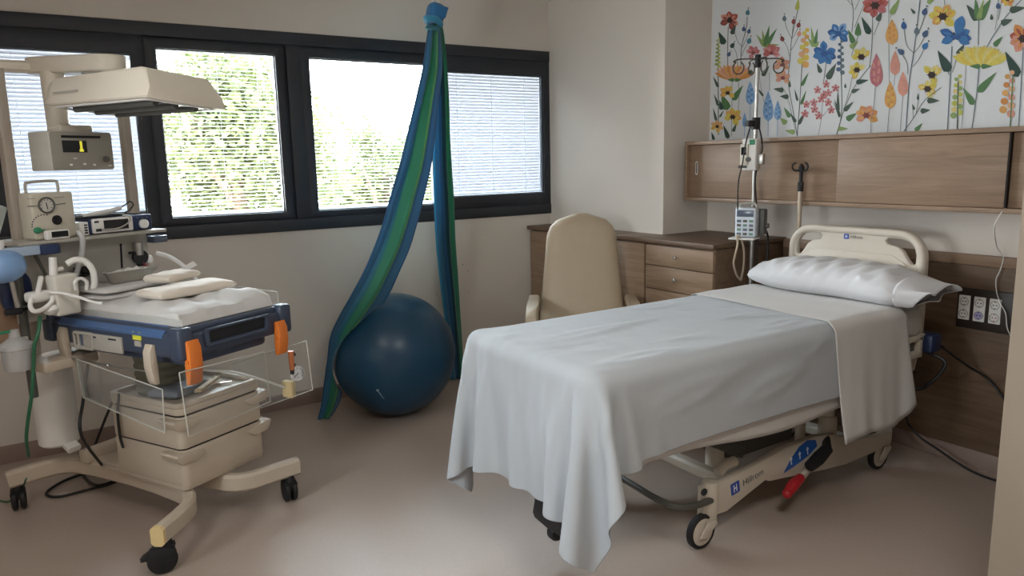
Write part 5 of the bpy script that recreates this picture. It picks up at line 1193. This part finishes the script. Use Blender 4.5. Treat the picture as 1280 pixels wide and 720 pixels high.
def leaf(b, t, w, col, pw=.45):
    dx, dy = t[0]-b[0], t[1]-b[1]; l = math.hypot(dx, dy); nx, ny = -dy/l, dx/l; n = 9; A = []; B = []
    for i in range(n+1):
        s = i/n; ww = w*math.sin(PI*s**pw*1.0)**.9*.5 if 0 < s < 1 else 0
        A.append((b[0]+dx*s+nx*ww, b[1]+dy*s+ny*ww)); B.append((b[0]+dx*s-nx*ww, b[1]+dy*s-ny*ww))
    shape(A+B[::-1][1:-1], col)
def petal(c, ang, l, w, col): leaf(c, (c[0]+l*math.cos(R(ang)), c[1]-l*math.sin(R(ang))), w, col, 1.3)
def blob(c, rx, ry, col, rot=0):
    shape([(c[0]+rx*math.cos(a)*math.cos(R(rot))-ry*math.sin(a)*math.sin(R(rot)), c[1]-rx*math.cos(a)*math.sin(R(rot))-ry*math.sin(a)*math.cos(R(rot))) for a in [2*PI*k/12 for k in range(12)]], col)
def flower(c, r, cols, angs, core='core', cr=.26, wf=.62, sq=1):
    for k, a in enumerate(angs):
        rr = r*(.9+.2*pr_.random()); petal(c, a, rr, r*wf, cols[k % len(cols)])
        petal((c[0]+rr*.15*math.cos(R(a)), c[1]-rr*.15*math.sin(R(a))), a+4, rr*.62, r*wf*.35, cols[(k+1) % len(cols)])
    blob(c, r*cr, r*cr*.85, core)
    for k in range(6): a = k*1.05; blob((c[0]+r*cr*1.15*math.cos(a), c[1]+r*cr*1.0*math.sin(a)), r*.055, r*.055, core)
def spike(c, w, h, cols):
    # plume that comes to a point at the top
    leaf((c[0], c[1]+h), (c[0], c[1]-h), w*2.1, cols[0], .62)
    k = 0; y = c[1]-h*.38
    while y < c[1]+h*.78:
        f = math.sin(PI*min(1, max(.1, (y-(c[1]-h))/(2*h)))); 
        for s in (-1, 1): petal((c[0]+s*w*.25*f, y+4), 90-s*22, w*.8, w*.36, cols[(k+(s > 0)) % len(cols)])
        y += w*.42; k += 1
def berries(c0, c1, r, cols, n=7, sp=1.1):
    for k in range(n):
        s = k/(n-1); x = c0[0]+(c1[0]-c0[0])*s+(-1)**k*r*sp*(.5+.5*s); y = c0[1]+(c1[1]-c0[1])*s; blob((x, y), r*(.7+.4*s), r*(.65+.4*s), cols[k % len(cols)])
def fan(c, w, h, cols, n=13, sep='leaf'):
    for k in range(n):
        t_ = -1+2*k/(n-1); a = 90-t_*66; l = h*(1.0+.28*abs(t_)*w/h*.5); petal((c[0]+t_*w*.08, c[1]), a, l*(1+.1*pr_.random()), w*.17, cols[k % len(cols)])
    for s in (-1, 1): leaf((c[0], c[1]-2), (c[0]+s*w*.28, c[1]-3), h*.26, sep)
def bud(c, r, col, ang=90, cap='dark2'):
    leaf((c[0]-r*1.3*math.cos(R(ang)), c[1]+r*1.3*math.sin(R(ang))), (c[0]+r*1.5*math.cos(R(ang)), c[1]-r*1.5*math.sin(R(ang))), r*1.9, col, .7); blob((c[0]+r*2*math.cos(R(ang)), c[1]-r*2*math.sin(R(ang))), r*.3, r*.3, cap)
S = stem; Lf = leaf
# left group
S([(97, 108), (95, 180), (95, 262)]); S([(57, 170), (57, 330), (58, 540)], 'dark2', 3.5); S([(173, 66), (170, 110), (150, 190), (148, 262)]); S([(120, 120), (135, 165), (152, 186)], w=2); S([(182, 122), (165, 165), (153, 190)], w=2); S([(180, 165), (160, 200), (151, 225)], w=2); S([(115, 185), (130, 215), (135, 262)], w=2)
flower((103, 82), 40, ['red', 'coral', 'red2'], [95, 150, 200, 38, 335, 290]); blob((103, 78), 8, 10, 'core')
Lf((82, 178), (58, 126), 26, 'dark'); Lf((110, 138), (128, 98), 18, 'dark2')
for c, r, k, a in (((175, 50), 9, 'teal', 80), ((159, 116), 8, 'slate', 85), ((180, 125), 8, 'slate', 70), ((181, 163), 10, 'teal', 70), ((114, 182), 9, 'dark', 60), ((100, 217), 8, 'slate', 60)): bud(c, r, k, a)
berries((57, 155), (55, 265), 6, ['lime', 'light'], 15, 1.0)
for t_, w_, k in (((208, 135), 16, 'light'), ((233, 118), 16, 'light'), ((262, 100), 20, 'leaf'), ((293, 112), 20, 'leaf'), ((302, 178), 20, 'light')): Lf((244, 188), t_, w_, k)
S([(245, 188), (240, 235)], w=2)
flower((197, 212), 30, ['crim', 'pink2', 'pink'], [115, 60, 160, 20, 240], 'red2'); flower((270, 212), 38, ['crim', 'pink', 'crim'], [105, 150, 190, 35, 345, 70], 'red2', .2)
fan((122, 322), 104, 62, ['orange', 'peach', 'coral', 'orange2']); S([(112, 330), (112, 390), (110, 545)], 'stem2', 2.4); S([(138, 325), (140, 390), (135, 470)], 'stem2', 2.4)
Lf((58, 350), (36, 305), 12, 'dark2'); Lf((58, 425), (40, 375), 11, 'dark2'); Lf((50, 485), (36, 430), 11, 'dark2'); Lf((115, 402), (157, 340), 24, 'leaf'); Lf((62, 470), (80, 440), 8, 'dark2'); Lf((95, 440), (70, 375), 34, 'leaf'); Lf((72, 440), (62, 400), 18, 'dark')
flower((95, 372), 32, ['yell', 'orange2'], [100, 150, 60, 200, 330], 'core'); flower((115, 468), 38, ['yell', 'orange2', 'yell2'], [95, 140, 190, 40, 350, 300], 'core'); flower((53, 506), 26, ['orange2', 'peach', 'yell'], [95, 150, 200, 40, 340, 280], 'core')
Lf((98, 555), (78, 500), 18, 'dark'); Lf((116, 528), (130, 494), 14, 'dark2'); Lf((40, 560), (30, 528), 12, 'dark'); Lf((195, 285), (172, 296), 16, 'dark2'); Lf((233, 305), (262, 262), 18, 'dark2')
for c, w_, h_ in (((185, 372), 17, 48), ((257, 425), 20, 62), ((295, 442), 14, 40), ((163, 480), 9, 30)): S([(c[0], c[1]+h_*.8), (c[0]-1, 545)], 'pale', 2.2); spike(c, w_, h_, ['pale', 'pale2', 'blue'])
S([(232, 250), (222, 300), (232, 370), (250, 440)], 'stem2', 2); S([(262, 290), (263, 365)], 'stem2', 2.2); Lf((238, 385), (212, 350), 10, 'dark2')
# tall thin branch
S([(376, 40), (352, 150), (345, 230), (338, 330), (358, 450), (373, 545)]); S([(322, 75), (332, 115), (350, 152)], w=2.2); S([(358, 88), (352, 152)], w=2.2); S([(379, 105), (365, 135), (352, 155)], w=2.2); S([(314, 158), (332, 185), (342, 225)], w=2.2); S([(381, 138), (365, 175), (345, 205)], w=2.2); S([(310, 345), (335, 390), (365, 520)], 'stem2', 2.2)
Lf((372, 42), (379, -8), 18, 'lime'); 
for c, k, a in (((322, 74), 'grey', 90), ((359, 86), 'red2', 85), ((379, 100), 'red2', 75), ((313, 155), 'red2', 110), ((381, 135), 'coral', 80)): bud(c, 9, k, a)
flower((312, 260), 34, ['coral', 'peach', 'coral'], [90, 140, 30, 200, 330], 'red2', .2); flower((316, 312), 32, ['coral', 'peach', 'coral'], [85, 150, 200, 20, 320], 'red2', .24)
for b, t_, w_, k in (((320, 362), (277, 355), 20, 'dark2'), ((340, 388), (303, 385), 20, 'dark2'), ((344, 350), (342, 318), 10, 'dark2'), ((345, 470), (320, 428), 18, 'leaf'), ((368, 490), (345, 452), 14, 'dark2'), ((330, 495), (305, 472), 22, 'light'), ((366, 530), (325, 522), 20, 'light'), ((378, 500), (408, 440), 14, 'dark2'), ((375, 405), (362, 355), 10, 'dark2'), ((388, 420), (410, 360), 12, 'leaf'), ((390, 345), (420, 288), 14, 'leaf')): Lf(b, t_, w_, k)
S([(399, 180), (392, 270), (384, 400), (373, 545)], 'dark2', 3)
berries((408, 120), (396, 258), 13, ['yell', 'yell2', 'orange2', 'peach'], 11, .8)
for t_, k in (((428, 105), 'light'), ((455, 112), 'leaf'), ((415, 150), 'light'), ((462, 165), 'light')): Lf((442, 188), t_, 16, k)
# blue flowers
S([(490, 245), (484, 290), (478, 335)]); S([(548, 160), (549, 290), (551, 450), (530, 545)], 'dark2'); 
flower((538, 135), 46, ['blue', 'pale', 'blue2'], [120, 55, 170, 5, 215, 320], 'blue2', .28); flower((482, 215), 48, ['blue', 'blue2', 'blue'], [95, 155, 195, 20, 340, 245, 300], 'blue2', .3)
berries((548, 165), (546, 290), 9, ['grey', 'slate'], 11, .9)
Lf((468, 292), (452, 252), 18, 'dark2'); Lf((493, 318), (530, 252), 26, 'dark2')
S([(458, 540), (470, 470), (478, 360)], 'stem2', 2.2); S([(470, 470), (505, 430)], 'stem2', 2)
for c in ((455, 360), (490, 337), (527, 352), (498, 372), (470, 395), (440, 410), (498, 410), (410, 418), (443, 437), (510, 440), (460, 463), (405, 455), (480, 380)): flower(c, 17, ['pink2', 'pink', 'crim'], [90, 162, 234, 306, 18], 'red2', .18)
# yellow pair
S([(668, 262), (610, 335), (565, 430), (530, 540)], w=3); S([(595, 300), (580, 370), (558, 440)], w=2.2); S([(520, 410), (540, 470)], 'dark2', 2.2)
flower((630, 228), 40, ['yell2', 'yell', 'cream'], [130, 35, 75, 180], 'core', .34); flower((612, 280), 36, ['cream', 'yell2', 'yell'], [150, 200, 250, 30, 90], 'core', .34)
for b, t_, w_, k in (((608, 330), (660, 320), 20, 'dark'), ((590, 368), (626, 355), 17, 'dark2'), ((560, 445), (600, 405), 18, 'dark2'), ((570, 480), (612, 452), 24, 'leaf'), ((535, 515), (578, 515), 18, 'light'), ((566, 352), (566, 332), 10, 'dark2'), ((545, 470), (522, 395), 12, 'dark2'), ((538, 450), (535, 360), 12, 'dark2')): Lf(b, t_, w_, k)
for b, t_, w_, k in (((600, 175), (577, 118), 22, 'leaf'), ((585, 192), (618, 165), 22, 'light'), ((616, 145), (618, 88), 26, 'leaf'), ((664, 138), (630, 66), 26, 'dark'), ((694, 85), (712, 45), 22, 'dark2')): Lf(b, t_, w_, k)
S([(590, -5), (598, 50), (592, 130)], w=3); S([(640, 20), (615, 80), (603, 110)], w=2.2); S([(618, 145), (600, 190), (590, 225)], w=2.2); S([(570, -5), (597, 25)], w=2); S([(625, -5), (604, 40)], w=2)
flower((650, 462), 48, ['orange', 'coral', 'orange2'], [120, 65, 160, 20, 205, 335], 'red2', .26); S([(668, 485), (668, 535)], 'stem2', 2.2)
flower((685, 22), 54, ['crim', 'red', 'pink2'], [15, 60, 120, 165, 205, 330, 260], 'core', .3); S([(675, 60), (672, 190), (662, 270)], w=3); S([(705, 75), (680, 140)], w=2)
S([(686, 345), (680, 420), (670, 480)], 'stem2', 2.4); S([(740, -5), (740, 200), (742, 330)], 'stem2', 2.4); S([(742, 435), (734, 530)], 'stem2', 2.4); S([(765, 300), (760, 345)], 'stem2', 2); S([(796, 380), (785, 530)], 'stem2', 2.2); S([(745, 70), (775, 15)], 'light', 2)
spike((690, 280), 25, 68, ['pink2', 'coral', 'pink']); spike((752, 128), 24, 52, ['orange2', 'orange']); spike((765, 252), 19, 50, ['coral', 'pink']); spike((797, 335), 20, 50, ['coral', 'pink']); spike((746, 380), 22, 56, ['orange2', 'orange', 'yell'])
Lf((748, 60), (785, -8), 24, 'light')
# tall berry branch
S([(866, -5), (850, 130), (838, 220), (822, 330), (808, 525)], 'grey', 4.4); S([(800, 108), (812, 180), (838, 210)], w=2.8); S([(890, 45), (868, 110), (848, 150)], w=2.8); S([(887, 140), (862, 185), (838, 215)], w=2.8); S([(884, 190), (858, 240), (835, 268)], w=2.8); S([(788, 210), (812, 250), (816, 295)], w=2.8)
for c, k, a in (((800, 102), 'blue2', 95), ((884, 47), 'slate', 70), ((886, 135), 'slate', 60), ((886, 184), 'blue', 55), ((788, 207), 'slate', 140), ((852, 124), 'grey', 90)): bud(c, 12, k, a)
Lf((845, 55), (826, 32), 12, 'dark2'); Lf((893, 12), (930, -8), 18, 'light')
flower((956, 66), 56, ['yell', 'orange2', 'yell2'], [130, 60, 175, 20, 215, 320], 'core', .3); S([(963, 20), (962, -5)], 'grey', 2.5)
flower((912, 300), 44, ['yell2', 'yell', 'cream'], [130, 35, 60, 290], 'core', .36); flower((895, 356), 40, ['yell', 'cream', 'yell2'], [160, 90, 30, 330, 290], 'core', .36)
S([(950, 350), (885, 400), (840, 470), (800, 525)], w=3); S([(860, 390), (850, 450)], w=2.2); S([(835, 420), (838, 475)], w=2)
for b, t_, w_, k in (((892, 402), (944, 403), 24, 'dark2'), ((866, 445), (906, 440), 22, 'dark2'), ((856, 400), (858, 372), 10, 'dark2'), ((842, 440), (834, 415), 10, 'dark2'), ((845, 525), (875, 492), 18, 'leaf')): Lf(b, t_, w_, k)
# large blue flower
S([(993, 185), (985, 330), (974, 520)], 'grey', 4.2); S([(982, 300), (972, 275)], w=2.6); S([(994, 290), (1012, 230)], w=2.4)
flower((1008, 145), 66, ['blue', 'blue2', 'blue'], [70, 160, 205, 22, 350, 330], 'core', .22, .5); blob((1010, 148), 20, 11, 'blue2'); petal((1008, 145), 72, 86, 44, 'blue')
Lf((982, 288), (935, 200), 40, 'dark'); Lf((1016, 224), (1042, 176), 26, 'dark2')
berries((1018, 305), (1012, 462), 12, ['lime', 'light', 'cream'], 14, 1.1); S([(1018, 325), (1014, 520)], 'dark2', 5); S([(1048, 260), (1040, 400), (1030, 520)], 'stem2', 2.2)
for t_, w_, k in (((1050, 18), 34, 'dark2'), ((1085, -8), 26, 'leaf'), ((1150, -8), 34, 'leaf'), ((1120, -5), 20, 'light')): Lf((1098, 82), t_, w_, k)
S([(1100, 70), (1098, 180)], 'grey', 3.6)
S([(1100, 275), (1092, 370), (1072, 520)], 'grey', 4); fan((1108, 268), 165, 78, ['yell2', 'yell', 'yell2', 'cream'], 17)
Lf((1096, 370), (1171, 288), 30, 'leaf'); Lf((1080, 420), (1036, 350), 26, 'leaf')
S([(1275, -5), (1210, 65), (1160, 140), (1130, 190)], 'grey', 3.4); S([(1180, 25), (1165, 120)], w=2.2); S([(1190, 10), (1178, 80)], w=2.2)
for b, t_, w_, k in (((1188, 95), (1236, 78), 26, 'dark2'), ((1222, 42), (1290, 30), 28, 'dark2'), ((1160, 185), (1196, 145), 22, 'leaf'), ((1152, 80), (1150, 55), 14, 'dark2')): Lf(b, t_, w_, k)
bud((1178, 24), 10, 'slate', 90); flower((1215, -2), 30, ['orange', 'yell', 'orange2'], [200, 250, 300, 340], 'core')
flower((1278, 155), 62, ['red', 'coral', 'orange'], [165, 200, 120, 60, 240], 'core', .3); S([(1278, 190), (1270, 330), (1258, 520)], 'grey', 4); Lf((1258, 308), (1205, 205), 42, 'dark')
berries((1225, 290), (1212, 455), 15, ['peach', 'orange2', 'coral', 'orange'], 11, 1.1); S([(1237, 300), (1225, 520)], 'leaf', 5)
m.build('floral_print', PMAT, mural, flat=True)
# ================================================================== LIGHT
w = bpy.data.worlds.new('sky'); SC.world = w; w.use_nodes = True
nt = w.node_tree; bg = nt.nodes['Background']
tc = nt.nodes.new('ShaderNodeTexCoord'); sx = nt.nodes.new('ShaderNodeSeparateXYZ'); cr = nt.nodes.new('ShaderNodeValToRGB')
nt.links.new(tc.outputs['Generated'], sx.inputs[0]); nt.links.new(sx.outputs['Z'], cr.inputs['Fac'])
cr.color_ramp.elements[0].position = 0; cr.color_ramp.elements[0].color = (.93, .96, 1, 1)
cr.color_ramp.elements[1].position = .7; cr.color_ramp.elements[1].color = (.74, .87, 1, 1)
nt.links.new(cr.outputs[0], bg.inputs['Color']); bg.inputs['Strength'].default_value = SKY
SC.view_settings.view_transform = 'Standard'; SC.view_settings.look = 'None'; SC.view_settings.gamma = 1; SC.view_settings.use_curve_mapping = False
SC.view_settings.exposure = EXPO
# unseen ceiling panels, added to even out the light in the room
def ceiling_fill(x, y, watts, lab):
    t = thing('ceiling_fill', lab, 'fill light', (x, y, ZC-.03), 0, 'added fill panels')
    m = MB(); m.box((x-.31, y-.31, ZC-.03), (x+.31, y+.31, ZC-.001), .004); m.build('housing', WHITEP, t)
    ld = bpy.data.lights.new('fill_panel', 'AREA'); ld.shape = 'SQUARE'; ld.size = .58; ld.energy = watts; ld.color = (1, .965, .91)
    lo = bpy.data.objects.new('fill_panel', ld); C.objects.link(lo); lo.location = (x, y, ZC-.034)

ceiling_fill(-.7, 1.6, FILL_LAMP*.7, 'added ceiling fill panel, out of view above the left of the infant warmer')
ceiling_fill(.9, .2, FILL_LAMP*1.2, 'added ceiling fill panel, out of view above the viewer')
